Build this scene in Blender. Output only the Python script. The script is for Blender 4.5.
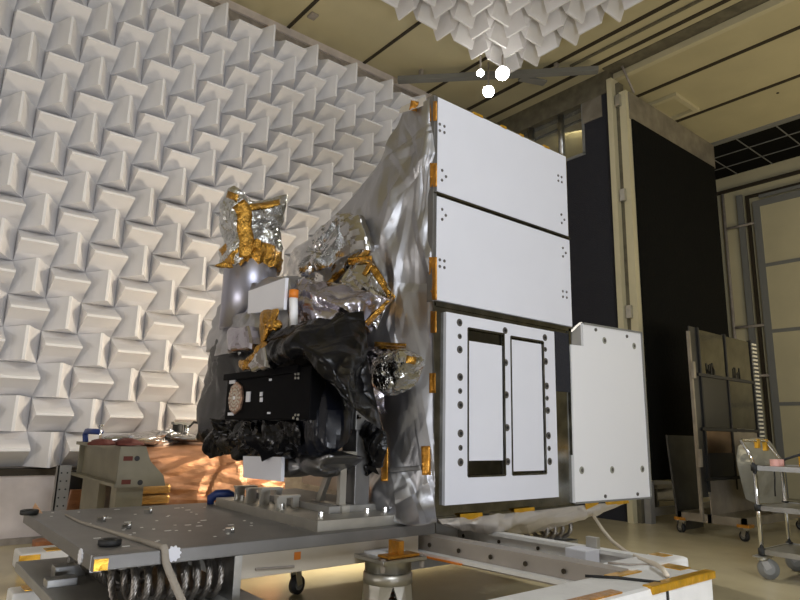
import bpy, bmesh, math, random
from mathutils import Vector, Matrix, noise
from mathutils.bvhtree import BVHTree

for o in list(bpy.data.objects):
    bpy.data.objects.remove(o, do_unlink=True)
scene = bpy.context.scene
COL = scene.collection
rnd = random.Random(7)

# ------------------------------------------------------------------ camera
FPX, PITCH, YAW, ROLL, CAMH = 627.4, math.radians(11.793), math.radians(38.928), math.radians(1.333), 1.0
fw = Vector((math.sin(YAW)*math.cos(PITCH), math.cos(YAW)*math.cos(PITCH), math.sin(PITCH)))
r0 = Vector((math.cos(YAW), -math.sin(YAW), 0)); u0 = r0.cross(fw)
RT = r0*math.cos(ROLL) + u0*math.sin(ROLL)
UP = u0*math.cos(ROLL) - r0*math.sin(ROLL)
CAM = Vector((0, 0, CAMH))
cd = bpy.data.cameras.new('camera'); cam = bpy.data.objects.new('camera', cd); COL.objects.link(cam)
cd.sensor_width = 36; cd.lens = 36*FPX/800; cd.clip_start = .05; cd.clip_end = 100
R3 = Matrix((RT, UP, -fw)).transposed()
cam.matrix_world = Matrix.Translation(CAM) @ R3.to_4x4()
scene.camera = cam

# ------------------------------------------------------------------ light and exposure
vs = scene.view_settings
vs.view_transform = 'Standard'; vs.look = 'None'; vs.gamma = 1; vs.use_curve_mapping = False
vs.exposure = 0.2
w = bpy.data.worlds.new('world'); scene.world = w; w.use_nodes = True
w.node_tree.nodes['Background'].inputs[0].default_value = (.9, .92, 1, 1)
w.node_tree.nodes['Background'].inputs[1].default_value = .02
def area(name, loc, target, sx, sy, power, color):
    l = bpy.data.lights.new(name, 'AREA'); l.shape = 'RECTANGLE'; l.size = sx; l.size_y = sy
    l.energy = power; l.color = color
    o = bpy.data.objects.new(name, l); COL.objects.link(o); o.location = loc
    o.rotation_euler = (Vector(target)-Vector(loc)).to_track_quat('-Z', 'Y').to_euler()
    return o
area('ceiling_light_bank', (0.6, -2.6, 5.2), (2.6, 3.0, 1.2), 3.0, 1.6, 135, (.87, .92, 1.0))
area('added_uplight', (1.6, -2.4, .35), (3.0, 4.0, 4.2), 2.4, .6, 90, (.88, .92, 1.0))  # added unseen uplight, brightens ceiling, wedge undersides and front panels
area('added_side_uplight', (-2.4, 2.6, .4), (2.2, 6.0, 4.8), 1.8, .6, 33, (1, .96, .94))  # added unseen fill from the left, lifts the wedge wall
area('floor_work_light', (3.45, 4.6, 1.55), (1.0, 6.2, 1.7), .8, .6, 36, (1, .86, .66))
sl = bpy.data.lights.new('added_floor_spot', 'SPOT'); sl.energy = 130; sl.spot_size = math.radians(92); sl.spot_blend = .5; sl.color = (1, .88, .66); sl.shadow_soft_size = .12  # extra spot added beside the work light to brighten the floor
so = bpy.data.objects.new('added_floor_spot', sl); COL.objects.link(so); so.location = (3.2, 4.6, .95)
so.rotation_euler = (Vector((2.65, 3.2, 0))-so.location).to_track_quat('-Z', 'Y').to_euler()
area('added_window_fill', (8.2, 5.6, 5.8), (9.0, 5.9, 5.2), .5, .5, 9, (1, .9, .7))  # added fill behind the glass so the window is not dark
area('added_vestibule_uplight', (9.3, .6, 1.6), (9.3, 2.6, 5.9), 1.5, 1.0, 48, (1, .86, .6))  # added upward fill, stands in for floor bounce on the far ceiling

# ------------------------------------------------------------------ pixel rays onto real planes of the room
def ray(x, y):
    return (RT*((x-400)/FPX) - UP*((y-300)/FPX) + fw)
def PX(px, py, X): d = ray(px, py); return CAM + d*(X/d.x)
def PY(px, py, Y): d = ray(px, py); return CAM + d*(Y/d.y)
def PZ(px, py, Z): d = ray(px, py); return CAM + d*((Z-CAMH)/d.z)
def proj(p):
    v = Vector(p)-CAM; z = v.dot(fw)
    if z <= .05: return None
    return (400+FPX*v.dot(RT)/z, 300-FPX*v.dot(UP)/z)

# ------------------------------------------------------------------ materials
def mat(name, col, rough=.5, metal=0., bump=0., bscale=40., var=0., vscale=6., spec=.5, coat=0., detail=6, stretch=None, emit=0):
    m = bpy.data.materials.new(name); m.use_nodes = True
    nt = m.node_tree; b = nt.nodes['Principled BSDF']
    b.inputs['Base Color'].default_value = (*col, 1); b.inputs['Roughness'].default_value = rough
    b.inputs['Metallic'].default_value = metal; b.inputs['Specular IOR Level'].default_value = spec
    b.inputs['Coat Weight'].default_value = coat
    if emit:
        b.inputs['Emission Color'].default_value = (*col, 1); b.inputs['Emission Strength'].default_value = emit
    if bump or var:
        tc = nt.nodes.new('ShaderNodeTexCoord'); src = tc.outputs['Object']
        if stretch:
            mp = nt.nodes.new('ShaderNodeMapping'); mp.inputs['Scale'].default_value = stretch
            nt.links.new(src, mp.inputs[0]); src = mp.outputs[0]
    if var:
        n = nt.nodes.new('ShaderNodeTexNoise'); n.inputs['Scale'].default_value = vscale; n.inputs['Detail'].default_value = 5
        nt.links.new(src, n.inputs['Vector'])
        r = nt.nodes.new('ShaderNodeValToRGB')
        r.color_ramp.elements[0].position = .3; r.color_ramp.elements[1].position = .7
        r.color_ramp.elements[0].color = tuple(c*(1-var) for c in col)+(1,)
        r.color_ramp.elements[1].color = tuple(min(1, c*(1+var)) for c in col)+(1,)
        nt.links.new(n.outputs['Fac'], r.inputs[0]); nt.links.new(r.outputs[0], b.inputs['Base Color'])
    if bump:
        n = nt.nodes.new('ShaderNodeTexNoise'); n.inputs['Scale'].default_value = bscale; n.inputs['Detail'].default_value = detail
        nt.links.new(src, n.inputs['Vector'])
        bp = nt.nodes.new('ShaderNodeBump'); bp.inputs['Strength'].default_value = bump; bp.inputs['Distance'].default_value = .02
        nt.links.new(n.outputs['Fac'], bp.inputs['Height']); nt.links.new(bp.outputs[0], b.inputs['Normal'])
    return m

M = dict(
    foam=mat('white_foam', (.79, .775, .775), .85, bump=.05, bscale=120, spec=.2),
    foam_top=mat('white_foam_ceiling', (.79, .775, .775), .85, bump=.05, bscale=120, spec=.2),
    floor=mat('epoxy_floor', (.53, .46, .29), .24, bump=.02, bscale=60, var=.08, vscale=3),
    cream=mat('cream_panel', (.54, .48, .29), .55, var=.05, vscale=2),
    cream_wall=mat('cream_wall', (.60, .54, .35), .5, var=.05, vscale=2),
    seam=mat('dark_seam', (.035, .025, .012), .7),
    strip=mat('grey_wood_strip', (.33, .29, .25), .7, var=.2, vscale=12),
    baseb=mat('scuffed_board', (.70, .63, .60), .6, var=.12, vscale=5),
    absorber=mat('black_absorber', (.008, .008, .007), .95, bump=.5, bscale=30, spec=.08),
    absorber_grey=mat('charcoal_absorber', (.03, .03, .036), .85, bump=.4, bscale=60, spec=.2),
    band=mat('galvanised_band', (.30, .27, .22), .4, .5, var=.25, vscale=5),
    steel=mat('steel', (.55, .55, .54), .32, 1., var=.08, vscale=8),
    chrome=mat('chrome', (.75, .75, .75), .12, 1.),
    alu=mat('aluminium', (.55, .53, .48), .38, .85, var=.08, vscale=10),
    alu_dark=mat('dull_aluminium_plate', (.19, .185, .18), .46, .6, var=.12, vscale=5, bump=.03, bscale=80),
    greyplate=mat('grey_painted_plate', (.30, .29, .27), .5, .2, var=.12, vscale=6),
    beige=mat('beige_paint', (.60, .54, .45), .55, var=.06, vscale=5),
    cable=mat('steel_rope', (.30, .28, .26), .35, .9, var=.3, vscale=60),
    white=mat('white_radiator_paint', (.80, .81, .88), .45, var=.015, vscale=3),
    white_warm=mat('white_panel_paint', (.90, .90, .92), .5),
    dark_chrome=mat('dark_chrome', (.27, .27, .25), .18, 1., var=.35, vscale=8),
    mirror_slot=mat('slot_mirror', (.16, .16, .14), .12, 1., var=.3, vscale=6),
    fast=mat('fastener', (.16, .15, .14), .4, .6),
    fast_ring=mat('fastener_ring', (.42, .42, .36), .45, .4),
    silver=mat('silver_blanket', (.43, .43, .45), .43, 1.),
    silver_hi=mat('silver_foil', (.50, .495, .50), .15, 1.),
    lilac=mat('pale_foil', (.47, .445, .50), .24, 1.),
    crinkle=mat('crinkled_foil', (.58, .59, .59), .13, 1., bump=.5, bscale=40, detail=3),
    skirt=mat('matte_foil', (.64, .60, .56), .42, .55),
    kapton=mat('kapton_tape', (.55, .25, .035), .28, .65, bump=.4, bscale=40, var=.25, vscale=25),
    kapton_dark=mat('kapton_film', (.50, .27, .05), .2, .9, bump=.7, bscale=45, var=.4, vscale=20),
    orange=mat('orange_cap', (.75, .22, .02), .45),
    black_wrap=mat('black_film', (.004, .004, .005), .24, spec=.26),
    black_wrap2=mat('blue_black_film', (.006, .007, .012), .26, spec=.35),
    black_box=mat('black_anodised', (.003, .003, .004), .6, spec=.06),
    tube=mat('violet_grey_metal', (.40, .40, .48), .36, .95),
    belly=mat('grey_belly_film', (.20, .20, .205), .34, .95),
    olive=mat('dark_olive_beam', (.13, .115, .075), .6, var=.3, vscale=8),
    beam=mat('grey_brown_paint', (.36, .32, .28), .5, var=.08, vscale=6),
    rubber=mat('black_rubber', (.015, .015, .015), .6),
    disc=mat('bronze_disc', (.42, .27, .2), .35, .6, var=.5, vscale=60),
    copper=mat('copper_foil', (.52, .27, .15), .42, .7, bump=.45, bscale=9, var=.16, vscale=5, stretch=(1, 1, 3.5)),
    gold=mat('gold_film', (.42, .24, .08), .35, .7, bump=.8, bscale=9, stretch=(1, 1, 3), var=.3, vscale=8),
    plastic=mat('clear_film', (.40, .39, .39), .16, .8),
    bench=mat('green_grey_paint', (.19, .17, .115), .5, var=.15, vscale=7),
    blue=mat('blue_paint', (.012, .035, .17), .4),
    rust=mat('red_brown_rag', (.10, .02, .012), .8, bump=.5, bscale=30),
    tan_bag=mat('brown_bag', (.38, .14, .05), .45, bump=.6, bscale=20),
    white_foamwrap=mat('white_wrap', (.80, .79, .77), .5, bump=.3, bscale=14, var=.05, vscale=9),
    yellow_tape=mat('yellow_kapton', (.70, .38, .03), .3, .5, bump=.3, bscale=30, var=.2, vscale=25),
    rope=mat('pale_cord', (.72, .64, .52), .8),
    strap=mat('webbing', (.36, .32, .27), .85, bump=.4, bscale=90),
    panelmirror=mat('dark_mirror_panel', (.17, .165, .14), .12, 1., bump=.1, bscale=5, var=.3, vscale=4),
    panelbrown=mat('brown_mirror_panel', (.32, .22, .16), .25, 1., var=.2, vscale=6),
    panelblack=mat('black_panel', (.01, .01, .01), .3),
    sheetsteel=mat('sheet_metal', (.36, .32, .27), .42, .6, var=.3, vscale=3, bump=.05, bscale=4),
    sheetdark=mat('dark_sheet', (.055, .055, .052), .35, .5, var=.4, vscale=4),
    greyfilm=mat('grey_film', (.42, .42, .38), .3, .3, bump=.2, bscale=8, var=.15, vscale=4),
    corr=mat('white_corrugated', (.75, .72, .6), .6),
    tan=mat('pale_brown_board', (.50, .32, .18), .6),
    pink=mat('pink_tape_roll', (.80, .42, .36), .5),
    greytrim=mat('grey_trim', (.22, .22, .205), .5),
    lampglow=mat('lamp_glow', (1, .97, .9), .5, emit=60),
)
# window glass
g = bpy.data.materials.new('window_glass'); g.use_nodes = True
gb = g.node_tree.nodes['Principled BSDF']; gb.inputs['Base Color'].default_value = (.75, .75, .68, 1)
gb.inputs['Transmission Weight'].default_value = .9; gb.inputs['Roughness'].default_value = .03; gb.inputs['IOR'].default_value = 1.3
M['glass'] = g

# ------------------------------------------------------------------ builders
def link(name, verts, faces, m, parent=None, smooth=False, mats=None, fm=None):
    verts = [Vector(v) for v in verts]
    lo = Vector([min(v[i] for v in verts) for i in range(3)]); hi = Vector([max(v[i] for v in verts) for i in range(3)])
    c = (lo+hi)/2
    me = bpy.data.meshes.new(name); me.from_pydata([v-c for v in verts], [], faces)
    bm = bmesh.new(); bm.from_mesh(me); bmesh.ops.recalc_face_normals(bm, faces=bm.faces[:]); bm.to_mesh(me); bm.free()
    for mm in (mats or [m]): me.materials.append(M[mm] if isinstance(mm, str) else mm)
    if fm:
        for p, k in zip(me.polygons, fm): p.material_index = k
    if smooth:
        for p in me.polygons: p.use_smooth = True
        if smooth == 'crease': me.set_sharp_from_angle(angle=math.radians(5))
    o = bpy.data.objects.new(name, me); COL.objects.link(o)
    if parent is not None:
        o.parent = parent
        base = Vector(parent['_org']) if '_org' in parent else parent.location
        o.location = c-base
        o['_org'] = list(c)
    else:
        o.location = c; o['_org'] = list(c)
    return o
def tag(o, label=None, cat=None, group=None, kind=None):
    if label: o['label'] = label
    if cat: o['category'] = cat
    if group: o['group'] = group
    if kind: o['kind'] = kind
    return o
def thing(name, loc, label, cat, group=None):
    o = bpy.data.objects.new(name, None); o.empty_display_size = .1; COL.objects.link(o)
    o.location = loc; o['_org'] = list(loc)
    return tag(o, label, cat, group)

class G:   # collects shapes into one mesh
    def __init__(s): s.v = []; s.f = []
    def add(s, v, f):
        n = len(s.v); s.v += [Vector(p) for p in v]; s.f += [tuple(i+n for i in q) for q in f]; return s
    def ring(s, lo, hi, w, z0, z1):
        s.box((lo[0], lo[1], z0), (hi[0], lo[1]+w, z1)); s.box((lo[0], hi[1]-w, z0), (hi[0], hi[1], z1))
        s.box((lo[0], lo[1]+w, z0), (lo[0]+w, hi[1]-w, z1)); return s.box((hi[0]-w, lo[1]+w, z0), (hi[0], hi[1]-w, z1))
    def box(s, lo, hi, bev=0, rot=None, piv=None):
        bm = bmesh.new(); bmesh.ops.create_cube(bm, size=1)
        lo = Vector(lo); hi = Vector(hi); c = (lo+hi)/2; d = hi-lo
        for v in bm.verts: v.co = Vector((v.co.x*d.x, v.co.y*d.y, v.co.z*d.z))
        if bev: bmesh.ops.bevel(bm, geom=bm.edges[:], offset=bev, segments=2, affect='EDGES', profile=.6)
        bm.verts.index_update()
        vs_ = [v.co.copy() for v in bm.verts]
        if rot is not None: vs_ = [rot @ v for v in vs_]
        s.add([v+c for v in vs_], [tuple(v.index for v in f.verts) for f in bm.faces]); bm.free(); return s
    def bar(s, a, b, w, h, up=(0, 0, 1), bev=0):
        a = Vector(a); b = Vector(b); d = (b-a); L = d.length; d.normalize(); up = Vector(up)
        if abs(d.dot(up)) > .98: up = Vector((0, 1, 0))
        x = d.cross(up).normalized(); z = x.cross(d)
        rot = Matrix((x, d, z)).transposed(); c = (a+b)/2; half = Vector((w, L, h))/2
        return s.box(c-half, c+half, bev, rot)
    def cyl(s, a, b, r, r2=None, n=16, caps=True):
        return s.tube([a, b], [r, r if r2 is None else r2], n, caps)
    def tube(s, pts, r, n=8, caps=True):
        pts = [Vector(p) for p in pts]; k = len(pts)
        rr = r if isinstance(r, (list, tuple)) else [r]*k
        vs_ = []; prev = None
        for i, p in enumerate(pts):
            t = (pts[min(i+1, k-1)]-pts[max(i-1, 0)]).normalized()
            if prev is None:
                ref = Vector((0, 0, 1)) if abs(t.z) < .9 else Vector((1, 0, 0)); u = t.cross(ref).normalized()
            else:
                u = (prev-t*prev.dot(t)).normalized()
            prev = u; v = t.cross(u)
            for j in range(n):
                a = 2*math.pi*j/n; vs_.append(p+(u*math.cos(a)+v*math.sin(a))*rr[i])
        fs = [(i*n+j, i*n+(j+1) % n, (i+1)*n+(j+1) % n, (i+1)*n+j) for i in range(k-1) for j in range(n)]
        if caps: fs += [tuple(range(n-1, -1, -1)), tuple((k-1)*n+j for j in range(n))]
        return s.add(vs_, fs)
    def prism(s, pts, ext):
        pts = [Vector(p) for p in pts]; ext = Vector(ext); n = len(pts)
        return s.add(pts+[p+ext for p in pts], [tuple(range(n)), tuple(range(2*n-1, n-1, -1))]+[(i, (i+1) % n, n+(i+1) % n, n+i) for i in range(n)])
    def lathe(s, c, prof, n=24, axis='z'):
        c = Vector(c); vs_ = []; k = len(prof)
        for (r, h) in prof:
            for j in range(n):
                a = 2*math.pi*j/n
                if axis == 'z': vs_.append(c+Vector((r*math.cos(a), r*math.sin(a), h)))
                elif axis == 'y': vs_.append(c+Vector((r*math.cos(a), h, r*math.sin(a))))
                else: vs_.append(c+Vector((h, r*math.cos(a), r*math.sin(a))))
        fs = [(i*n+j, i*n+(j+1) % n, (i+1)*n+(j+1) % n, (i+1)*n+j) for i in range(k-1) for j in range(n)]
        fs += [tuple(range(n-1, -1, -1)), tuple((k-1)*n+j for j in range(n))]
        return s.add(vs_, fs)
    def build(s, name, m, parent=None, smooth=False, **k): return link(name, s.v, s.f, m, parent, smooth, **k)
def box(name, lo, hi, m, parent=None, bev=0): return G().box(lo, hi, bev).build(name, m, parent)
def struct(o): o['kind'] = 'structure'; return o

_H = {}
def hval(i, j, k, seed):
    key = (i, j, k, seed)
    if key not in _H:
        _H[key] = random.Random(hash((i*73856093) ^ (j*19349663) ^ (k*83492791) ^ (seed*2654435761))).uniform(-1, 1)
    return _H[key]
ROTN = Matrix.Rotation(.7, 3, 'X') @ Matrix.Rotation(.5, 3, 'Y') @ Matrix.Rotation(1.1, 3, 'Z')
def plin(p, seed):
    """piecewise linear noise: flat facets meeting in sharp creases, like folded foil"""
    q = ROTN @ p
    f = [math.floor(q[a]) for a in range(3)]; t = [q[a]-f[a] for a in range(3)]
    o = sorted(range(3), key=lambda a: -t[a]); c = list(f); prev = 1.0; val = 0
    for a in o:
        val += hval(*c, seed)*(prev-t[a]); prev = t[a]; c[a] += 1
    return val+hval(*c, seed)*prev
def crump(p, scale, seed, aniso=(1, 1, 1)):
    q = Vector((p.x*scale*aniso[0], p.y*scale*aniso[1], p.z*scale*aniso[2]))
    q = q+Vector((noise.noise(q*.8+Vector((seed, 0, 0))), noise.noise(q*.8+Vector((0, seed, 9))), noise.noise(q*.8-Vector((4, 0, seed)))))*.13
    return .62*plin(q, seed)+.34*plin(q*2.1, seed+50)+.17*plin(q*4.6, seed+90)
class Folds:
    """long straight pleats with sharp ridges, scattered over a piece of foil"""
    def __init__(s, pts, seed, n, L, w, h, along=None):
        r = random.Random(seed*17+3); s.k = []
        for _ in range(n):
            c = r.choice(pts); v = Vector((r.uniform(-.35, .35), r.uniform(-1, 1), r.uniform(-1, 1)))
            if along: v = v*along[1]+Vector(along[0])*(1 if r.random() < .8 else -.2)
            v.normalize(); q = v.cross(Vector((-.8, -.6, 0)).normalized())
            if q.length < .2: continue
            s.k.append((c, v, q.normalized(), L*r.uniform(.5, 1.3), w*r.uniform(.5, 1.4), h*r.uniform(.4, 1.2)*(1 if r.random() < .65 else -1), r.uniform(-.5, .5)))
    def __call__(s, p):
        t = 0
        for c, v, q, L, w, h, sk in s.k:
            d = p-c; a = d.dot(v)
            if abs(a) >= L: continue
            x = d.dot(q)/w
            e = 1-(x/(1+sk) if x > 0 else -x/(1-sk))
            if e > 0: t += h*e*(1-abs(a)/L)
        return t
def cr(a, b, c, d, t):
    return .5*((2*b)+(c-a)*t+(2*a-5*b+4*c-d)*t*t+(3*b-a-3*c+d)*t*t*t)
def interp(P, t):
    n = len(P)-1; x = min(max(t*n, 0), n-1e-6); i = int(x); f = x-i
    return cr(P[max(i-1, 0)], P[i], P[i+1], P[min(i+2, n)], f)
SURF = {}
def sheet(name, grid, m, parent=None, nu=40, nv=40, amp=.03, scale=5, seed=1, aniso=(1, 1, 1), thick=.004, edge=1., smooth='crease', key=None, folds=None):
    P = []
    for i in range(nv+1):
        row = [interp([r[j] for r in grid], i/nv) for j in range(len(grid[0]))]
        P.append([interp(row, k/nu) for k in range(nu+1)])
    N = [[None]*(nu+1) for _ in range(nv+1)]
    for i in range(nv+1):
        for k in range(nu+1):
            du = P[i][min(k+1, nu)]-P[i][max(k-1, 0)]; dv = P[min(i+1, nv)][k]-P[max(i-1, 0)][k]
            n = du.cross(dv)
            n = n.normalized() if n.length > 1e-9 else Vector((-1, 0, 0))
            if n.dot(CAM-P[i][k]) < 0: n = -n
            N[i][k] = n
    top = []; fo = Folds([p for r in P for p in r], seed, *folds) if folds else None
    for i in range(nv+1):
        for k in range(nu+1):
            e = min(1, min(i, nv-i, k, nu-k)/4+ (1-edge))
            top.append(P[i][k]+N[i][k]*e*(amp*crump(P[i][k], scale, seed, aniso)+(fo(P[i][k]) if fo else 0)))
    bot = [t-N[q//(nu+1)][q % (nu+1)]*thick for q, t in enumerate(top)]
    w_ = nu+1; n0 = len(top); fs = []
    for i in range(nv):
        for k in range(nu):
            a, b, c, d = i*w_+k, i*w_+k+1, (i+1)*w_+k+1, (i+1)*w_+k
            fs.append((a, b, c, d)); fs.append((n0+d, n0+c, n0+b, n0+a))
    for k in range(nu):
        fs.append((k, n0+k, n0+k+1, k+1)); a = nv*w_+k; fs.append((a, a+1, n0+a+1, n0+a))
    for i in range(nv):
        a = i*w_; fs.append((a, a+w_, n0+a+w_, n0+a)); a = i*w_+nu; fs.append((a, n0+a, n0+a+w_, a+w_))
    if key: SURF[key] = BVHTree.FromPolygons(top, [f for f in fs if max(f) < n0])
    return link(name, top+bot, fs, m, parent, smooth)
def pillow(name, outline, ax, d0, df, db, m, parent=None, amp=.03, scale=6, seed=1, p=3, rings=12, sub=4, smooth='crease', key=None, aniso=(1, 1, 1), folds=None):
    """closed lump: an outline on the plane ax=d0, bulging df towards the viewer's side and db behind"""
    f = PX if ax == 'x' else PY
    base = [f(a, b, d0) for a, b in outline]; n = len(base); ring = []
    for i in range(n):
        for s in range(sub):
            ring.append(cr(base[i-1], base[i], base[(i+1) % n], base[(i+2) % n], s/sub)*.5 + base[i].lerp(base[(i+1) % n], s/sub)*.5)
    c = sum(ring, Vector())/len(ring); K = len(ring); e = Vector((1, 0, 0)) if ax == 'x' else Vector((0, 1, 0))
    def layer(sgn, depth):
        out = []
        for q in range(1, rings+1):
            r = math.sin(q/rings*math.pi/2)
            h = depth*(max(0, 1-r**p))**(1/p)
            for v in ring: out.append(c.lerp(v, r)+e*sgn*h)
        return out
    F = layer(-1, df); B = layer(1, db)
    vs_ = [c-e*df]+F+[c+e*db]+B[:-K]
    nF = 1+rings*K
    fo = Folds(F, seed, *folds) if folds else None
    vs_ = [v+((v-c).normalized())*(amp*crump(v, scale, seed, aniso)+(fo(v) if fo else 0)) for v in vs_]
    fs = []
    def idF(q, j): return 1+(q-1)*K+j % K
    def idB(q, j): return idF(rings, j) if q == rings else nF+1+(q-1)*K+j % K
    for j in range(K):
        fs.append((0, idF(1, j), idF(1, j+1))); fs.append((nF, idB(1, j+1), idB(1, j)))
        for q in range(1, rings):
            fs.append((idF(q, j), idF(q+1, j), idF(q+1, j+1), idF(q, j+1)))
            fs.append((idB(q, j), idB(q, j+1), idB(q+1, j+1), idB(q+1, j)))
    if key: SURF[key] = BVHTree.FromPolygons(vs_, fs)
    return link(name, vs_, fs, m, parent, smooth)
def tape(path, wpx, m, parent, keys, off=.006, name='tape_strip', label=None, fallback=None):
    """a strip of tape lying on the skin it is stuck to"""
    pts = []
    for (a, b) in zip(path[:-1], path[1:]):
        L = math.hypot(b[0]-a[0], b[1]-a[1]); n = max(2, int(L/3))
        for k in range(n): pts.append((a[0]+(b[0]-a[0])*k/n, a[1]+(b[1]-a[1])*k/n))
    pts.append(path[-1])
    vs_ = []; last = None; rows = 0
    for i, p in enumerate(pts):
        q0 = pts[max(i-1, 0)]; q1 = pts[min(i+1, len(pts)-1)]
        tx, ty = q1[0]-q0[0], q1[1]-q0[1]; L = math.hypot(tx, ty) or 1; nx, ny = -ty/L, tx/L
        row = []
        for s in (-.5, -.17, .17, .5):
            d = ray(p[0]+nx*wpx*s, p[1]+ny*wpx*s).normalized(); best = None
            for k in keys:
                h = SURF[k].ray_cast(CAM, d)
                if h[0] is not None and (best is None or h[3] < best[1]): best = (h[0]-d*off, h[3])
            if best is None:
                if fallback: best = (CAM+d*(fallback/d.x), 0)
                else: row = None; break
            row.append(best[0]+(-d)*rnd.uniform(0, .003))
        if row: vs_ += row; rows += 1
    if rows < 2: return None
    n0 = len(vs_); vs_ += [v+(v-CAM).normalized()*.0015 for v in vs_]
    fs = []
    for i in range(rows-1):
        for k in range(3):
            a, b, c, d = i*4+k, i*4+k+1, i*4+5+k, i*4+4+k
            fs += [(a, b, c, d), (n0+d, n0+c, n0+b, n0+a)]
        a = i*4; fs.append((a, a+4, n0+a+4, n0+a)); a = i*4+3; fs.append((a, n0+a, n0+a+4, a+4))
    fs += [(0, n0, n0+1, 1), (1, n0+1, n0+2, 2), (2, n0+2, n0+3, 3)]
    e = (rows-1)*4; fs += [(e, e+1, n0+e+1, n0+e), (e+1, e+2, n0+e+2, n0+e+1), (e+2, e+3, n0+e+3, n0+e+2)]
    o = link(name, vs_, fs, m, parent, True)
    if label: o['label'] = label
    return o

# ================================================================== THE ROOM
WY, RX, CZ = 6.45, 7.1, 5.95           # left wall plane, right wall plane, ceiling
struct(box('floor', (-4, -5, -.1), (13, 7, 0), 'floor'))
struct(box('ceiling', (-4, -5, CZ), (10.35, 7, CZ+.1), 'cream'))
struct(box('wall_left', (-4, WY, 0), (RX, WY+.15, CZ), 'strip'))
struct(box('wall_back', (-4, -5.1, 0), (13, -5, CZ), 'foam'))
struct(box('wall_front', (-4.1, -5, 0), (-4, 7, CZ), 'foam'))
# ceiling seams
for k, x in enumerate((3.27, 4.45, 5.62)):
    struct(box('trim_%d' % (k+1), (x-.022, -5, CZ-.012), (x+.022, WY, CZ+.01), 'seam'))
for k, x in enumerate((6.42, 6.86)):
    struct(box('trim_%d' % (k+4), (x-.03, -5, CZ-.012), (x+.03, WY, CZ+.01), 'seam'))
for k, x in enumerate((8.02, 9.18)):
    struct(box('trim_%d' % (k+6), (x-.03, -5, CZ-.012), (x+.03, WY, CZ+.01), 'seam'))
struct(box('trim_8', (6.60, -5, CZ-.03), (6.63, 4.6, CZ), 'olive'))
struct(box('trim_9', (7.0, -5, CZ-.012), (7.22, 4.36, CZ), 'olive'))       # dark groove beam above the opening
struct(box('trim_10', (7.22, -5, CZ-.10), (7.30, 4.36, CZ), 'cream_wall'))
struct(box('trim_11', (2.0, WY-.03, CZ-.10), (RX, WY, CZ), 'baseb'))           # strip above the wedges
# dark tiled ceiling of the far bay with its grid
struct(box('trim_12', (10.35, -2, CZ-.03), (10.45, 6, CZ+.08), 'greytrim'))
gt = G()
struct(box('trim_13', (10.45, -2, CZ), (12.1, 6, CZ+.1), 'absorber'))
for x in (10.98, 11.52): gt.box((x-.008, -2, CZ-.012), (x+.008, 6, CZ+.005))
for k in range(12): gt.box((10.45, -1.5+k*.62-.008, CZ-.012), (12.1, -1.5+k*.62+.008, CZ+.005))
struct(gt.build('trim_14', 'greytrim'))
# end wall of the far bay
EX = 12.0
struct(box('wall_right', (EX, -5, 0), (EX+.1, 7, CZ), 'cream_wall'))
def PE(px, py): return PX(px, py, EX)
struct(box('trim_15', (EX-.05, -2, 5.62), (EX, 6, 5.68), 'seam'))
# big sliding door of the end wall
ya = PE(762, 300).y; 
struct(box('door_2', (EX-.06, -1.5, .05), (EX-.01, ya-.1, 5.25), 'cream_wall'))
dg = G()
dg.box((EX-.075, ya-.14, .05), (EX-.06, ya-.02, 5.18)); dg.box((EX-.075, -1.5, 5.18), (EX-.06, ya-.02, 5.30))
for py in (190, 262, 330, 404):
    z = PE(790, py).z; dg.box((EX-.075, -1.5, z-.03), (EX-.06, ya-.14, z+.03))
dg.box((EX-.055, ya+.16, .05), (EX-.005, ya+.26, 5.5))
struct(dg.build('trim_16', 'greytrim'))
dg = G(); dg.box((EX-.06, ya+.05, .05), (EX, ya+.10, 5.40)); dg.box((EX-.06, -1.5, 5.40), (EX, ya+.10, 5.45))
struct(dg.build('trim_17', 'seam'))
pipe = G()
a = PE(733, 300)
pipe.cyl((EX-.06, a.y, .2), (EX-.06, a.y, 5.6), .03, n=8)
b = PE(748, 300)
for py in (227, 328, 377):
    z = PE(740, py).z; pipe.cyl((EX-.06, a.y, z), (EX-.06, b.y-.25, z), .025, n=8)
pp = pipe.build('wall_conduit', 'strip', smooth=True)
tag(pp, 'thin brown conduit with short cross branches on the cream end wall', 'pipe')

# left part of the right wall: lintel, window, black absorber, jamb
struct(box('wall_right_lower', (RX, 4.33, 0), (RX+.2, WY, 4.88), 'absorber_grey'))
struct(box('wall_right_upper', (RX, 4.33, 4.88), (RX+.2, 4.76, 5.62), 'absorber_grey'))
struct(box('trim_18', (RX-.02, 4.33, 5.62), (RX+.2, WY, CZ), 'olive'))
struct(box('trim_19', (RX-.012, 4.45, 5.3), (RX, 4.76, 5.9), 'band'))
gl = box('window_1', (RX+.08, 4.78, 4.88), (RX+.1, WY, 5.62), 'glass'); struct(gl)
wf = G()
wf.box((RX-.01, 4.74, 4.86), (RX+.12, 4.78, 5.64)); wf.box((RX-.01, 4.74, 4.84), (RX+.12, WY, 4.88)); 
struct(wf.build('trim_20', 'greytrim'))
wm = G()
for y in (5.17, 5.72): wm.cyl((RX+.05, y, 4.88), (RX+.05, y, 5.64), .045, n=12)
struct(wm.build('trim_21', 'steel', smooth=True))
struct(box('wall_behind_window', (9.2, 4.9, 4.0), (9.3, 7, CZ), 'cream'))
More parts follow.
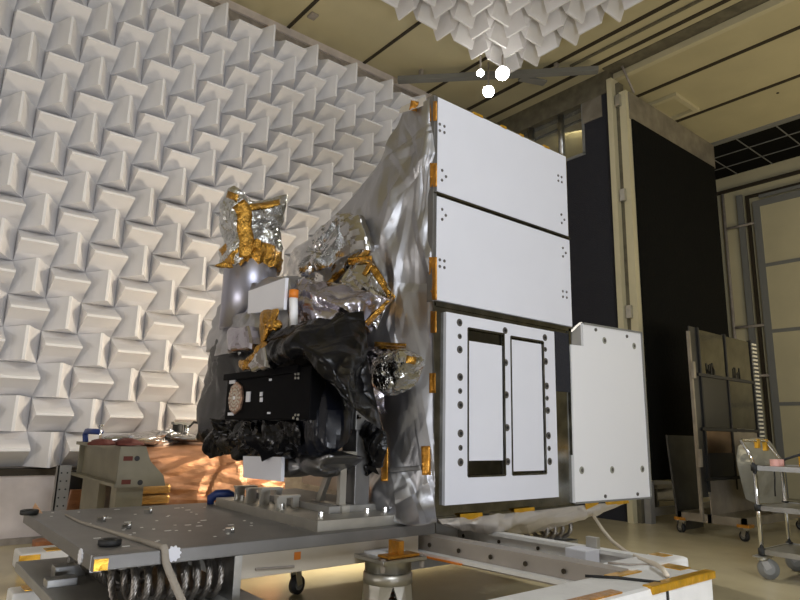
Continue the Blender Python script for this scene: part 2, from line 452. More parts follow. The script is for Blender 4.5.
# jamb with slot and hinges, and the big absorber door standing open
jb = G(); jb.box((RX-.06, 4.255, 0), (RX+.2, 4.33, 5.78)); struct(jb.build('trim_22', 'cream_wall'))
struct(box('trim_23', (RX+.03, 4.20, 0), (RX+.14, 4.255, 5.72), 'olive'))
D0, D1 = 7.12, 9.62
DZ = PY(657, 481, 4.08).z
dr = struct(box('door_1', (D0, 4.10, DZ), (D1, 4.20, 5.56), 'cream_wall'))
fa = G().box((D0+.10, 4.075, DZ+.01), (D1-.05, 4.10, 5.16)); fa.build('absorber_face', 'absorber', dr)
bd = G().box((D0+.06, 4.085, 5.16), (D1, 4.10, 5.55)); bd.build('metal_band', 'band', dr)
for z in (.9, 2.45, 4.0, 5.35):
    G().box((D0-.05, 4.165, z), (D0+.01, 4.235, z+.16)).build('hinge', 'alu', dr)
lg = G()
for x in (7.18, 9.5): lg.box((x, 4.11, 0), (x+.1, 4.19, DZ))
lg.box((7.28, 4.12, .08), (9.5, 4.18, .17))
lg.build('door_foot', 'greyplate', dr)
st = tag(G().tube([PZ(622, 66, CZ-.01), PY(634, 93, 4.12)], .016, 8).build('stay_rod', 'strip', smooth=True), 'thin stay rod between ceiling beam and top of the open black door', 'rod')
# raised rectangular frame on the far ceiling
hf = G(); c0 = PZ(645, 105, CZ)
hx0, hy0 = PZ(676, 92, CZ).x, PZ(676, 92, CZ).y; hx1, hy1 = PZ(700, 108, CZ).x, PZ(646, 105, CZ).y
hf.ring((hx0, hy0), (hx1, hy1), .07, CZ-.05, CZ)
tag(hf.build('ceiling_hatch', 'cream_wall'), 'cream rectangular raised frame on the ceiling above the open black door', 'hatch')
gp = G().cyl((9.45, 3.05, CZ-.006), (9.45, 3.05, CZ), .02, n=10)
tag(gp.build('ceiling_plug', 'seam'), 'small dark round plug in the far cream ceiling', 'plug')
cl = PZ(313, 15, CZ); tag(G().box((cl.x-.05, cl.y-.06, CZ-.03), (cl.x+.05, cl.y+.06, CZ), .01).build('ceiling_plug', 'strip'), 'small dark fitting on the ceiling panel above the white wedge wall', 'plug')
# board below the wedges and the perforated post
struct(box('baseboard_left', (-4, WY-.12, 0), (1.42, WY, .56), 'baseb'))
struct(box('trim_24', (-4, WY-.14, .555), (1.5, WY, .61), 'seam'))
struct(box('trim_25', (-4, WY-.15, 0), (1.42, WY-.12, .05), 'strip'))
pb = PY(63, 480, 5.9)
ps = G(); ps.box((pb.x-.05, 5.88, 0), (pb.x+.05, 5.89, .66)); ps.box((pb.x-.05, 5.88, 0), (pb.x-.04, 5.96, .66))
post = thing('slotted_post', (pb.x, 5.9, 0), 'short grey perforated angle post standing below the white wedge wall', 'post')
ps.build('angle', 'greyplate', post)
hs = G()
for k in range(9):
    z = .08+k*.065
    for s in (-.022, .022): hs.cyl((pb.x+s, 5.8775, z), (pb.x+s, 5.881, z), .007, n=8)
hs.build('slot_row', 'rubber', post)

# ================================================================== FOAM WEDGES
S = .2985
def wedge_mesh(name, s, d, horiz, ceil=False):
    h = s/2-.001; b = .011; prof = [(-h, 0), (-h, -.015), (-h*.56, -d*.43), (-b, -d), (b, -d), (h*.56, -d*.43), (h, -.015), (h, 0)]
    vs_ = []
    for e in (-h, h):
        for (u, dep) in prof:
            vs_.append((u, dep, e) if not horiz else (e, dep, u))
    if ceil: vs_ = [(x, z, y) for x, y, z in vs_]
    n = len(prof)
    fs = [tuple(range(n)), tuple(range(2*n-1, n-1, -1))]+[(i, (i+1) % n, n+(i+1) % n, n+i) for i in range(n)]
    me = bpy.data.meshes.new(name); me.from_pydata(vs_, [], fs)
    bm = bmesh.new(); bm.from_mesh(me); bmesh.ops.recalc_face_normals(bm, faces=bm.faces[:]); bm.to_mesh(me); bm.free()
    me.materials.append(M['foam'] if not ceil else M['foam_top']); return me
WM = {False: wedge_mesh('wedge_upright', S, .30, False), True: wedge_mesh('wedge_level', S, .30, True)}
ordn = ['lowest', 'second', 'third', 'fourth', 'fifth', 'sixth', 'seventh', 'eighth', 'ninth', 'tenth', 'eleventh', 'twelfth', 'thirteenth', 'fourteenth', 'fifteenth', 'sixteenth', 'topmost']
rest = G(); count = 0
def seen_wall(x, z):
    for dx in (-.15, 0, .15):
        q = proj((x+dx, WY-.3, z))
        if q and -4 < q[0] < 804 and -6 < q[1] < 604 and not (q[0] > 432) and not (q[0] > 395 and q[1] > 150) and not (q[1] > 300 and q[0] > 212): return True
    return False
for j in range(-1, 16):
    for i in range(-9, 21):
        x = .871+S*i; z = 1.0725+S*j
        if x > RX-.2: continue
        hz = (i+j) % 2 != 0
        if seen_wall(x, z):
            o = bpy.data.objects.new('foam_wedge', WM[hz]); COL.objects.link(o); o.location = (x, WY-.001, z); count += 1
            r = ordn[j+1]
            tag(o, 'white foam wedge, %s ridge, %s row%s of the left wall' % ('level' if hz else 'upright', r, '' if j in (-1, 15) else ' from the bottom'), 'foam wedge',
                'foam wedges with %s ridges, %s wall row' % ('level' if hz else 'upright', r))
        elif x > -1.5:
            me = WM[hz]; rest.add([v.co+Vector((x, WY-.004, z)) for v in me.vertices], [tuple(p.vertices) for p in me.polygons])
tag(rest.build('foam_wedge_field', 'foam'), 'white foam wedges of the left wall, the ones hidden behind the satellite', 'foam wedges', kind='stuff')
CM = {False: wedge_mesh('wedge_ceiling_y', S, .30, False, True), True: wedge_mesh('wedge_ceiling_x', S, .30, True, True)}
rest = G()
for i in range(0, 14):
    for j in range(0, 14):
        x = 5.77-S*i; y = 4.92-S*j
        hz = (i+j) % 2 == 0 if False else (i+j) % 2 == 1
        # (upright mesh: ridge along y;  level mesh: ridge along x)
        q = proj((x, y, CZ-.3))
        if q and -5 < q[1] < 604 and 350 < q[0] < 700:
            o = bpy.data.objects.new('ceiling_foam_wedge', CM[hz]); COL.objects.link(o); o.location = (x, y, CZ)
            edge = 'at its lamp edge' if i == 0 or j == 0 else 'away from its edge'
            tag(o, 'white foam wedge on the ceiling patch, %s, ridge towards the %s' % (edge, 'black door' if hz else 'wedge wall'), 'foam wedge',
                'ceiling foam wedges %s, ridge towards the %s' % (edge, 'black door' if hz else 'wedge wall'))
        else:
            me = CM[hz]; rest.add([v.co+Vector((x, y, CZ)) for v in me.vertices], [tuple(p.vertices) for p in me.polygons])
if rest.v: tag(rest.build('foam_wedge_field', 'foam_top'), 'white foam wedges on the ceiling beyond the top of the photo', 'foam wedges', kind='stuff')

# ================================================================== CEILING LAMPS ON THEIR RAIL
tz = CZ-.14
A = PZ(398, 80, tz); B = PZ(598, 70, tz)
rl = thing('lamp_rail', A.lerp(B, .5), 'grey ceiling rail carrying three bright lamps behind the satellite', 'rail')
G().bar(A, B, .10, .07).build('rail', 'greytrim', rl)
for t in (.12, .55, .8):
    p = A.lerp(B, t); G().box(p+Vector((-.025, -.025, .03)), p+Vector((.025, .025, .14))).build('hanger', 'strip', rl)
G().bar(PZ(520, 78, tz-.01), PZ(545, 83, tz-.01), .12, .03).build('bracket', 'greytrim', rl)
for (px, py, r, e, lb) in ((480.5, 73, .045, 14, 'small round lamp, left of the three under the ceiling rail'), (502.5, 73.5, .085, 60, 'bright round lamp, right of the three under the ceiling rail'), (488.5, 91.5, .075, 60, 'bright round lamp, lowest of the three behind the satellite top')):
    p = PZ(px, py, tz-.36)
    lt = thing('spot_lamp', p+Vector((0, 0, .3)), lb, 'lamp', None)
    d = (CAM+Vector((1.2, 1.2, 0))-p).normalized()
    G().cyl(p-d*.16, p-d*.005, r*.75, r*1.1, 16).build('housing', 'greytrim', lt, True)
    lens = G().cyl(p-d*.006, p+d*.006, r, r, 20).build('lens', 'lampglow', lt)
    G().tube([p-d*.12, p-d*.12+Vector((0, 0, .42))], .012, 8).build('bracket', 'strip', lt)
    l = bpy.data.lights.new('spot_lamp_light', 'SPOT'); l.energy = e*3; l.spot_size = math.radians(110); l.spot_blend = .6; l.color = (1, .95, .85); l.shadow_soft_size = .06
    o = bpy.data.objects.new('spot_lamp_light', l); COL.objects.link(o); o.location = p+d*.03
    o.rotation_euler = d.to_track_quat('-Z', 'Y').to_euler()

# ================================================================== SATELLITE
FY = 2.75
SAT = thing('satellite', (3.1, 3.3, .52), 'large boxy satellite with white front panels and silver foil draped over its left side', 'satellite')
prof = [(2.79, .53), (2.79, 3.10), (3.02, 3.10), (3.25, 2.90), (3.72, 2.60), (4.3, 2.36), (4.36, 2.0), (4.3, .60)]
G().prism([(2.56, y, z) for y, z in prof], (1.24, 0, 0)).build('bus_body', 'skirt', SAT)
def bolts(parent, pts, r, m='fast', y=FY, depth=.006, name='bolt', n=12):
    for p in pts:
        c = PY(p[0], p[1], y); rr = p[2] if len(p) > 2 else r
        G().lathe(c, [(rr, .004), (rr, -depth*.6), (rr*.7, -depth)], n, 'y').build(name, m, parent)
# upper pair of panels
z0, z1, z2, z3 = 1.782, 2.447, 2.478, 3.125
p1 = box('radiator_panel', (2.50, FY, z2), (3.852, FY+.028, z3), 'white', SAT, .003); p1['label'] = 'upper white radiator panel'
p2 = box('radiator_panel', (2.50, FY, z0), (3.862, FY+.028, z1), 'white', SAT, .003); p2['label'] = 'second white radiator panel from the top'
bolts(p1, [(439.6, 124.2), (444.2, 126.4), (439.6, 130.6), (444.2, 132.6), (442, 170.4), (445.8, 176.6), (441.8, 180.2), (558, 175.6), (561.4, 177.2), (558.2, 180.8), (561.6, 182.2), (561.2, 214.6), (564.2, 219.8), (561.6, 223)], .0095)
bolts(p2, [(442, 209.4), (445.6, 215.4), (442, 219.4), (439.6, 259.8), (444.2, 261), (439.6, 266.4), (444.2, 267.6), (562.6, 248), (565.6, 253), (562.8, 256.4), (562.6, 291.2), (566.4, 292), (562.8, 296.8), (566.6, 297.6)], .0095)
gr = G()
gr.box((2.47, FY+.006, z1), (3.87, FY+.05, z1+.010)); gr.box((2.47, FY-.004, z1+.012), (3.87, FY+.05, z1+.019)); gr.box((2.47, FY+.006, z1+.021), (3.87, FY+.05, z2))
gr.build('panel_rail', 'dark_chrome', SAT)
G().box((2.47, FY+.01, 3.125), (3.86, FY+.09, 3.14)).build('top_edge', 'silver_hi', SAT)
G().box((2.468, FY+.0, 1.77), (2.497, FY+.05, 3.128), .004).build('edge_rail', 'alu_dark', SAT)
G().box((3.855, FY+.02, 1.785), (3.885, FY+.3, 3.115)).build('edge_rail', 'silver_hi', SAT)
# lower framed panel
lf = G().box((2.49, FY+.012, .522), (3.842, FY+.06, 1.762), .004).build('lower_frame', 'dark_chrome', SAT); lf['label'] = 'dark mirror-like frame around the slotted white panel'
fr = G()
fr.box((2.484, FY, .518), (2.50, FY+.06, 1.765)); fr.box((3.815, FY, .53), (3.84, FY+.06, 1.765)); fr.box((2.49, FY, 1.745), (3.845, FY+.06, 1.775)); fr.box((2.49, FY+.004, .518), (3.84, FY+.06, .528))
fr.build('frame_rim', 'dark_chrome', SAT)
G().box((3.66, FY+.004, 1.30), (3.83, FY+.012, 1.725)).build('ribbed_plate', 'absorber_grey', SAT)
# white plate with two window openings
wx0, wx1, wz0, wz1 = 2.575, 3.628, .589, 1.716
ax0, ax1, az0, az1 = PY(466.5, 400, FY).x, PY(503, 400, FY).x, .745, 1.638
bx0, bx1, bz0, bz1 = PY(510, 400, FY).x, PY(543, 400, FY).x, .745, 1.63
wp = G()
for lo, hi in (((wx0, wz0), (ax0, wz1)), ((ax1, wz0), (bx0, wz1)), ((bx1, wz0), (wx1, wz1)), ((ax0, wz0), (ax1, az0)), ((ax0, az1), (ax1, wz1)), ((bx0, wz0), (bx1, bz0)), ((bx0, bz1), (bx1, wz1))):
    wp.box((lo[0], FY-.012, lo[1]), (hi[0], FY+.012, hi[1]))
wpo = wp.build('slotted_panel', 'white', SAT); wpo['label'] = 'white lower panel with two tall slots and columns of round holes'
G().box((ax0, FY+.006, az0), (ax1, FY+.014, az1)).build('slot_window', 'mirror_slot', SAT)
G().box((bx0, FY+.006, bz0), (bx1, FY+.014, bz1)).build('slot_window', 'mirror_slot', SAT)
G().box((ax0+.012, FY-.008, .835), (ax1-.014, FY+.006, 1.56)).build('slot_insert', 'white', SAT)
G().box((bx0+.014, FY-.008, .765), (bx1-.014, FY+.006, 1.612)).build('slot_insert', 'white', SAT)
sr = G()
for (x0, x1, zz0, zz1) in ((ax0, ax1, az0, az1), (bx0, bx1, bz0, bz1)):
    for lo, hi in (((x0-.006, zz0), (x0+.006, zz1)), ((x1-.006, zz0), (x1+.006, zz1)), ((x0, zz0-.006), (x1, zz0+.006)), ((x0, zz1-.006), (x1, zz1+.006))):
        sr.box((lo[0], FY-.016, lo[1]), (hi[0], FY, hi[1]))
sr.build('slot_rim', 'dark_chrome', SAT)
B_, s_ = .0235, .017
hol = [(459.4, 322.6, B_), (459.6, 336.4, s_), (459.6, 349.6, B_), (460, 377, B_), (460, 391, s_), (460.2, 405, B_), (460.4, 433.4, B_), (460.4, 447.8, s_), (460.4, 462.2, B_),
       (505, 330.6, .0225), (505.6, 362.6, .0225), (506.2, 394.8, .0225), (507, 427.6, .0225), (507.6, 461.6, .0225),
       (544.8, 337.6, B_), (545.2, 349.4, s_), (545.6, 361.4, B_), (546.6, 386, B_), (547, 398.2, s_), (547.6, 410.4, B_), (548.4, 435.6, B_), (549, 448.4, s_), (549.6, 461.4, B_)]
bolts(wpo, hol, B_, 'fast', FY-.012, .004, 'round_hole', 18)
for a, b, r in hol:
    c = PY(a, b, FY-.012); G().lathe(c, [(r*.42, 0), (r*.42, -.008), (r*.2, -.010)], 10, 'y').build('screw', 'rubber', wpo)
# right-hand side panel with a notched corner
SP = [(582.7, 323.5), (640.5, 332.8), (650.2, 497.5), (575.2, 503.0), (571, 344.5), (583.8, 346)]
sp = G().prism([PY(a, b, FY-.01) for a, b in SP], (0, .04, 0)).build('side_panel', 'white_warm', SAT); sp['label'] = 'white right side panel with notched upper corner'
G().prism([PY(a, b, FY+.03) for a, b in ((578, 326), (641, 335), (650, 497), (575, 503))], (0, .16, 0)).build('side_panel_core', 'greytrim', SAT)
er = G(); pa = [PY(a, b, FY-.006) for a, b in SP]
er.bar(pa[0], pa[1], .03, .012, (0, 0, 1)); er.bar(pa[1], pa[2], .03, .014, (1, 0, 0)); er.bar(pa[2], pa[3], .03, .012)
er.build('panel_edging', 'greytrim', SAT)
for a, b, big in ((595.4, 329.8, 0), (604.3, 340.5, 1), (626.5, 336.3, 0), (634, 346, 1), (581.6, 470.2, 1), (612, 469.8, 1), (642.2, 469, 1), (605, 496.2, 0), (637.2, 494, 0)):
    c = PY(a, b, FY-.01)
    if big:
        rg = G().lathe(c, [(.026, .002), (.026, -.003), (.02, -.005)], 18, 'y').build('fastener', 'fast_ring', sp)
    G().lathe(c, [(.013, .002), (.013, -.008), (.006, -.011)], 12, 'y').build('bolt', 'fast', sp)
nb = G().prism([PY(a, b, FY+.01) for a, b in ((572, 332), (582.5, 322), (582.5, 346), (572, 344))], (0, .03, 0)).build('corner_bracket', 'greyplate', SAT)
G().box((4.80, FY-.004, 1.28), (4.82, FY+.02, 1.31)).build('edge_clip', 'alu', SAT)

# silver blanket over the left side
def gx(rows): return [[PX(a, b, x) for a, b, x in r] for r in rows]
def lerp_row(f, b, xs, k=0):
    n = len(xs)-1
    return [(f[0]+(b[0]-f[0])*i/n, f[1]+(b[1]-f[1])*i/n, xs[i]) for i in range(n+1)]
rows = [lerp_row((433, 97), (403, 112), (2.485, 2.46, 2.45, 2.47, 2.52)),
        lerp_row((433, 130), (394, 133), (2.475, 2.42, 2.43, 2.45, 2.52)),
        lerp_row((433, 165), (379, 163), (2.475, 2.40, 2.43, 2.42, 2.52)),
        lerp_row((433, 205), (345, 205), (2.475, 2.42, 2.36, 2.38, 2.50)),
        lerp_row((433, 245), (304, 246), (2.475, 2.40, 2.34, 2.32, 2.48)),
        lerp_row((433, 285), (293, 285), (2.475, 2.42, 2.30, 2.28, 2.40)),
        lerp_row((433, 330), (300, 330), (2.475, 2.40, 2.30, 2.30, 2.40)),
        lerp_row((434, 380), (330, 375), (2.475, 2.38, 2.34, 2.34, 2.40)),
        lerp_row((434, 430), (355, 425), (2.48, 2.40, 2.36, 2.38, 2.42)),
        lerp_row((435, 475), (360, 468), (2.48, 2.40, 2.36, 2.35, 2.41)),
        [(435, 505, 2.48), (418, 504, 2.36), (398, 501, 2.27), (381, 495, 2.25), (364, 486, 2.34)]]
bl = sheet('silver_blanket', gx(rows)+[[PZ(437, 522, .53), PZ(420, 525, .525), PZ(400, 523.5, .525), PZ(381, 516, .53), PZ(365, 503, .54)]], 'silver', SAT, 150, 200, .035, 2.0, 5, (1, 1.6, .75), key='blanket', folds=(44, .55, .085, .030, ((0, .12, 1), .45)))
bl['label'] = 'wrinkled silver insulation blanket on the left side'
# rounded foil shoulder and loose pale foil over the instruments
pillow('foil_shoulder', [(294, 287), (289, 276), (297, 251), (312, 240), (345, 207), (362, 214), (368, 250), (345, 276), (325, 292)], 'x', 2.28, .10, .15, 'silver_hi', SAT, .07, 3.6, 11, 2.4, 34, 12, key='shoulder', folds=(22, .45, .09, .04))
sheet('pale_foil_drape', gx([[(284, 277, 1.82), (305, 281, 1.9), (335, 283, 2.0), (362, 290, 2.1), (392, 300, 2.22)],
    [(286, 292, 1.76), (310, 294, 1.84), (338, 298, 1.94), (362, 305, 2.05), (380, 315, 2.2)],
    [(288, 312, 1.76), (312, 312, 1.82), (340, 314, 1.94), (356, 318, 2.05), (368, 326, 2.2)],
    [(292, 330, 1.80), (315, 330, 1.86), (340, 328, 1.96), (355, 330, 2.05), (362, 335, 2.2)]]), 'lilac', SAT, 100, 66, .05, 4.0, 8, key='pale', folds=(18, .4, .07, .03))
sheet('foil_fold', gx([[(352, 264, 2.24), (372, 262, 2.24), (392, 292, 2.26)], [(340, 285, 2.14), (362, 290, 2.16), (384, 312, 2.22)], [(350, 318, 2.12), (366, 322, 2.15), (376, 330, 2.2)]]), 'silver_hi', SAT, 50, 50, .03, 6, 3, key='fold', folds=(18, .2, .04, .022))
sheet('foil_fold', gx([[(364, 348, 2.2), (385, 346, 2.2), (405, 347, 2.26)], [(362, 365, 2.18), (374, 368, 2.2), (384, 372, 2.26)], [(370, 396, 2.2), (376, 400, 2.22), (384, 405, 2.28)], [(381, 414, 2.24), (385, 414, 2.25), (388, 414, 2.28)]]), 'lilac', SAT, 50, 50, .03, 6, 13, key='fold2', folds=(16, .2, .04, .02))
pillow('crumpled_foil_cap', [(374, 372), (378, 360), (390, 350), (402, 348), (415, 356), (413, 366), (404, 384), (392, 395), (379, 391), (373, 382)], 'x', 2.18, .08, .16, 'crinkle', SAT, .025, 14, 4, 2.2, 22, 7, key='ball')
sheet('foil_flap', gx([[(401, 107, 2.40), (412, 102, 2.42), (426, 96, 2.47)], [(399, 113, 2.38), (410, 110, 2.40), (425, 105, 2.46)]]), 'skirt', SAT, 16, 8, .01, 9, 2, key='flap')
# skirt of foil under the front
def gy(rows): return [[PY(a, b, y) for a, b, y in r] for r in rows]
sheet('foil_skirt', gy([[(438, 519, 2.745), (480, 516, 2.745), (530, 511, 2.745), (575, 506, 2.745), (630, 500.5, 2.745)],
    [(442, 524, 2.72), (480, 524, 2.71), (531, 522, 2.70), (572, 514, 2.72), (626, 502.5, 2.74)],
    [(445, 526, 2.76), (482, 531, 2.78), (532, 532, 2.78), (566, 525, 2.78), (624, 504, 2.76)]]), 'skirt', SAT, 140, 36, .02, 4, 21, (1, 1, .5), key='skirt', folds=(30, .22, .05, .014))
# kapton tape
K = ['blanket', 'flap', 'skirt', 'ball', 'fold', 'fold2', 'pale', 'shoulder']
for path, wd, mm in (([(433.5, 101), (433.5, 121)], 7, 'kapton'), ([(433.5, 163), (433.5, 187)], 7, 'kapton'), ([(433, 257), (433, 300)], 8, 'kapton'), ([(433.5, 311), (433.5, 333)], 6, 'kapton'), ([(432.5, 373), (432.5, 393)], 6.5, 'kapton'),
    ([(425.5, 446), (426.5, 475)], 9, 'kapton'), ([(384.5, 447), (384.5, 481)], 7, 'kapton'), ([(415, 101), (413, 111)], 8, 'kapton'), ([(348, 262), (372, 259)], 7, 'kapton_dark'), ([(370, 263), (393, 299)], 7, 'kapton_dark'), ([(393, 297), (360, 331)], 5.5, 'kapton_dark'),
    ([(328, 284), (344, 270)], 5, 'kapton_dark'), ([(364, 275), (371, 262)], 5, 'kapton_dark'), ([(374, 345), (406, 347)], 7, 'kapton_dark'), ([(406, 359), (416, 361)], 8, 'kapton_dark')):
    tape(path, wd, mm, SAT, K, fallback=2.40 if path[0][0] < 430 else 2.455)
tape([(388, 470), (421, 468)], 5, 'alu_dark', SAT, K, fallback=2.4)
for q in (((460, 514), (482, 512.5), (483, 522), (460, 522.5)), ((514, 509), (534, 507), (535, 516), (515, 517)), ((585, 503.5), (598, 502), (599, 508), (586, 510)), ((605, 502), (628, 500), (629, 503), (607, 506.5))):
    G().prism([PY(a, b, FY-(.014 if b > 514 or a > 580 else .008)) for a, b in q], (0, -.003, 0)).build('tape_strip', 'yellow_tape', SAT)
for t0, t1 in ((.24, .31), (.45, .49), (.60, .63), (.80, .85)):
    G().box((2.5+1.35*t0, FY+.0, 3.12), (2.5+1.35*t1, FY+.10, 3.141)).build('tape_strip', 'yellow_tape', SAT)

# tube with its foil-wrapped head
tc = PY(249, 290, 3.9); tb = PY(249, 330, 3.9).z; tt = PY(249, 262, 3.9).z
G().lathe((tc.x, 3.9, 0), [(.178, tb), (.178, tt), (.15, tt+.02)], 40).build('sensor_tube', 'tube', SAT, True)['label'] = 'smooth silver tube'
pillow('foil_hood', [(227, 194), (232, 192), (248, 203), (265, 203), (280, 199), (281, 214), (279, 226), (275, 236), (278, 252), (277, 272), (252, 274), (227, 272), (226, 250), (229, 236), (224, 222), (224, 206)], 'y', 3.9, .17, .17, 'crinkle', SAT, .05, 8, 6, 3, 26, 6, key='hood')
for path, wd in (([(238, 203), (245, 212), (244, 228), (247, 240), (246, 258)], 15), ([(250, 207), (266, 205), (280, 202)], 6), ([(227, 194), (238, 198)], 7), ([(262, 250), (263, 268)], 12)):
    tape(path, wd, 'kapton_dark', SAT, ['hood'], off=.012)
kc = []
n = 40
for hgt, rr in ((0, .186), (.05, .205), (.10, .20), (.16, .178)):
    row = []
    for j in range(n+1):
        a = 2*math.pi*(j % n)/n
        q = rr+.028*noise.noise(Vector((math.cos(a)*3.5, math.sin(a)*3.5, hgt*30)))*1.6
        zz = tt-.05+hgt+.05*noise.noise(Vector((math.cos(a)*5, math.sin(a)*5, 7+hgt*9)))
        row.append(Vector((tc.x+q*math.cos(a), 3.9+q*math.sin(a), zz)))
    kc.append(row)
vs_ = [v for r in kc for v in r]; fs = [(i*(n+1)+j, i*(n+1)+j+1, (i+1)*(n+1)+j+1, (i+1)*(n+1)+j) for i in range(3) for j in range(n)]
ko = link('kapton_collar', vs_, fs, 'kapton_dark', SAT, False); sm = ko.modifiers.new('s', 'SOLIDIFY'); sm.thickness = .006
pillow('kapton_tail', [(216, 266), (224, 262), (232, 263), (233, 268), (224, 269)], 'y', 3.78, .02, .02, 'kapton_dark', SAT, .02, 20, 3, 2, 4, 3)

# instrument cluster on the left flank
pillow('black_wrap', [(222, 335), (211, 360), (206, 395), (201, 432), (207, 446), (225, 457), (250, 458), (285, 456), (306, 453), (312, 430), (312, 400), (312, 360), (300, 334), (275, 328), (245, 330)], 'x', 1.80, .06, .28, 'black_wrap', SAT, .07, 4, 9, 4, 32, 11, key='wrap', folds=(70, .3, .055, .035))
pillow('grey_foil_wrap', [(218, 352), (209, 352), (212, 334), (222, 313), (237, 297), (252, 283), (284, 277), (292, 300), (290, 335), (262, 352), (240, 358)], 'x', 1.80, .06, .45, 'silver', SAT, .07, 4, 15, 3, 30, 10, key='grey', folds=(36, .3, .06, .035))
sheet('pale_wrap', gx([[(226, 318, 1.70), (246, 312, 1.68), (262, 310, 1.70)], [(220, 336, 1.68), (240, 334, 1.64), (262, 330, 1.66)], [(214, 356, 1.68), (236, 352, 1.64), (258, 352, 1.66)]]), 'silver', SAT, 50, 40, .03, 6, 4, key='palew', folds=(14, .16, .04, .022))
pillow('foil_box_wrap', [(235, 330), (256, 326), (259, 350), (236, 352)], 'x', 1.63, .07, .06, 'lilac', SAT, .02, 9, 8, 5, 8, 4)
for ol in ([(262, 312), (278, 309), (276, 320), (270, 324), (268, 336), (262, 342), (260, 330)], [(263, 342), (266, 346), (260, 356), (252, 364), (243, 364), (254, 352)], [(238, 362), (250, 359), (257, 366), (244, 370)], [(270, 322), (277, 322), (276, 330), (271, 330)]):
    pillow('kapton_wad', ol, 'x', 1.60, .015, .03, 'kapton_dark', SAT, .03, 18, int(ol[0][0]), 2, 10, 5)
pillow('foil_crinkle', [(258, 352), (268, 346), (270, 368), (252, 372), (256, 362)], 'x', 1.58, .04, .05, 'silver_hi', SAT, .03, 12, 5, 2, 7, 3)
G().prism([PX(a, b, 1.66) for a, b in ((248.5, 291), (285.5, 277.5), (283.5, 309.5), (247.5, 313.5))], (.02, 0, 0)).build('small_radiator', 'white', SAT)['label'] = 'small white plate below the silver tube'
G().prism([PX(a, b, 1.74) for a, b in ((243, 456), (281.5, 457), (281, 481.5), (243, 477.5))], (.02, 0, 0)).build('small_radiator', 'white', SAT)['label'] = 'small white plate under the black wrap'
ca = PX(293.5, 327, 1.70); cb = PX(293.5, 298, 1.70); cc = PX(293.5, 291, 1.70)
G().cyl(ca, cb, .024, n=14).build('antenna_stub', 'white_warm', SAT, True)
G().cyl(cb, cb+Vector((0, 0, .045)), .027, n=14).build('stub_cap', 'orange', SAT, True)
BX = 1.66
ya_, yb_ = PX(310, 398, BX).y, PX(226, 398, BX).y
bb = G().box((BX, ya_, 1.045), (1.75, yb_, 1.315), .006).build('camera_box', 'black_box', SAT)
bb['label'] = 'matte black instrument box with a bronze disc'
G().box((BX-.02, PX(300, 380, BX).y, 1.285), (BX+.1, yb_+.02, 1.325), .004).build('box_lid', 'black_box', SAT)
dc = PX(237, 398, BX)
ds = G().lathe(dc, [(.098, .0), (.098, -.012), (.09, -.016)], 8, 'x').build('coded_disc', 'disc', bb)
rg = G()
for r in (.03, .05, .072): 
    for k in range(16):
        a = 2*math.pi*k/16; rg.box(dc+Vector((-.020, r*math.cos(a)-.006, r*math.sin(a)-.006)), dc+Vector((-.014, r*math.cos(a)+.006, r*math.sin(a)+.006)))
rg.build('dot_ring', 'beige', ds)
G().lathe(dc, [(.012, 0), (.012, -.022), (.006, -.024)], 10, 'x').build('disc_hub', 'white_warm', ds)
def wpad(x0, y0, x1, y1):
    a = PX(x0, y1, BX); b = PX(x1, y0, BX)
    G().box((BX-.006, min(a.y, b.y), min(a.z, b.z)), (BX+.002, max(a.y, b.y), max(a.z, b.z))).build('marker_pad', 'white', bb)
for q in ((246.5, 391.5, 251, 402), (260.5, 392, 263, 396.3), (260.5, 397.5, 263, 402), (230, 380, 236, 384), (228.5, 412.5, 234, 415.5), (269.8, 378.6, 272, 381), (268, 412, 270.6, 414)): wpad(*q)
for q in ((296, 374), (299, 374), (296, 378), (299, 378), (296, 415), (299, 415), (294, 418), (298, 419)):
    c = PX(q[0], q[1], BX); G().lathe(c, [(.007, .002), (.007, -.006)], 8, 'x').build('bolt', 'alu', bb)
pillow('blue_black_sleeve', [(303, 374), (316, 373), (328, 380), (331, 410), (329, 445), (316, 454), (303, 452), (302, 410)], 'x', 1.76, .07, .2, 'black_wrap2', SAT, .05, 4, 31, 2.4, 20, 8, aniso=(1, 3.2, .35))
sheet('black_drape', gx([[(268, 334, 1.66), (295, 326, 1.70), (330, 321, 1.78), (361, 317, 1.98)],
    [(266, 348, 1.58), (296, 340, 1.60), (332, 340, 1.72), (364, 335, 1.95)],
    [(268, 361, 1.56), (298, 347, 1.56), (338, 366, 1.66), (370, 374, 1.96)],
    [(274, 370, 1.62), (302, 356, 1.60), (350, 404, 1.72), (383, 431, 2.02)]]), 'black_wrap', SAT, 120, 90, .06, 3.6, 17, key='drape', folds=(18, .45, .10, .022))
sheet('black_drape', gx([[(212, 420, 1.76), (250, 421, 1.70), (300, 421, 1.70)], [(206, 436, 1.76), (250, 440, 1.66), (302, 438, 1.70)], [(215, 452, 1.82), (250, 455, 1.74), (300, 457, 1.76)]]), 'black_wrap', SAT, 110, 60, .05, 5, 27, edge=.3, folds=(50, .24, .04, .03))
sheet('black_film_tail', gx([[(362, 418, 2.14), (373, 424, 2.16), (386, 432, 2.2)], [(363, 440, 2.14), (374, 442, 2.14), (387, 448, 2.2)], [(364, 458, 2.16), (373, 460, 2.16), (383, 458, 2.2)], [(363, 474, 2.16), (368, 476, 2.16), (374, 468, 2.2)]]), 'black_wrap', SAT, 40, 50, .03, 6, 37, edge=.4, folds=(16, .25, .04, .025))
pillow('grey_film_belly', [(280, 456), (335, 455), (330, 464), (318, 469), (298, 476), (281, 477)], 'x', 1.84, .05, .25, 'belly', SAT, .03, 5, 41, 3, 20, 8, folds=(16, .25, .06, .03))

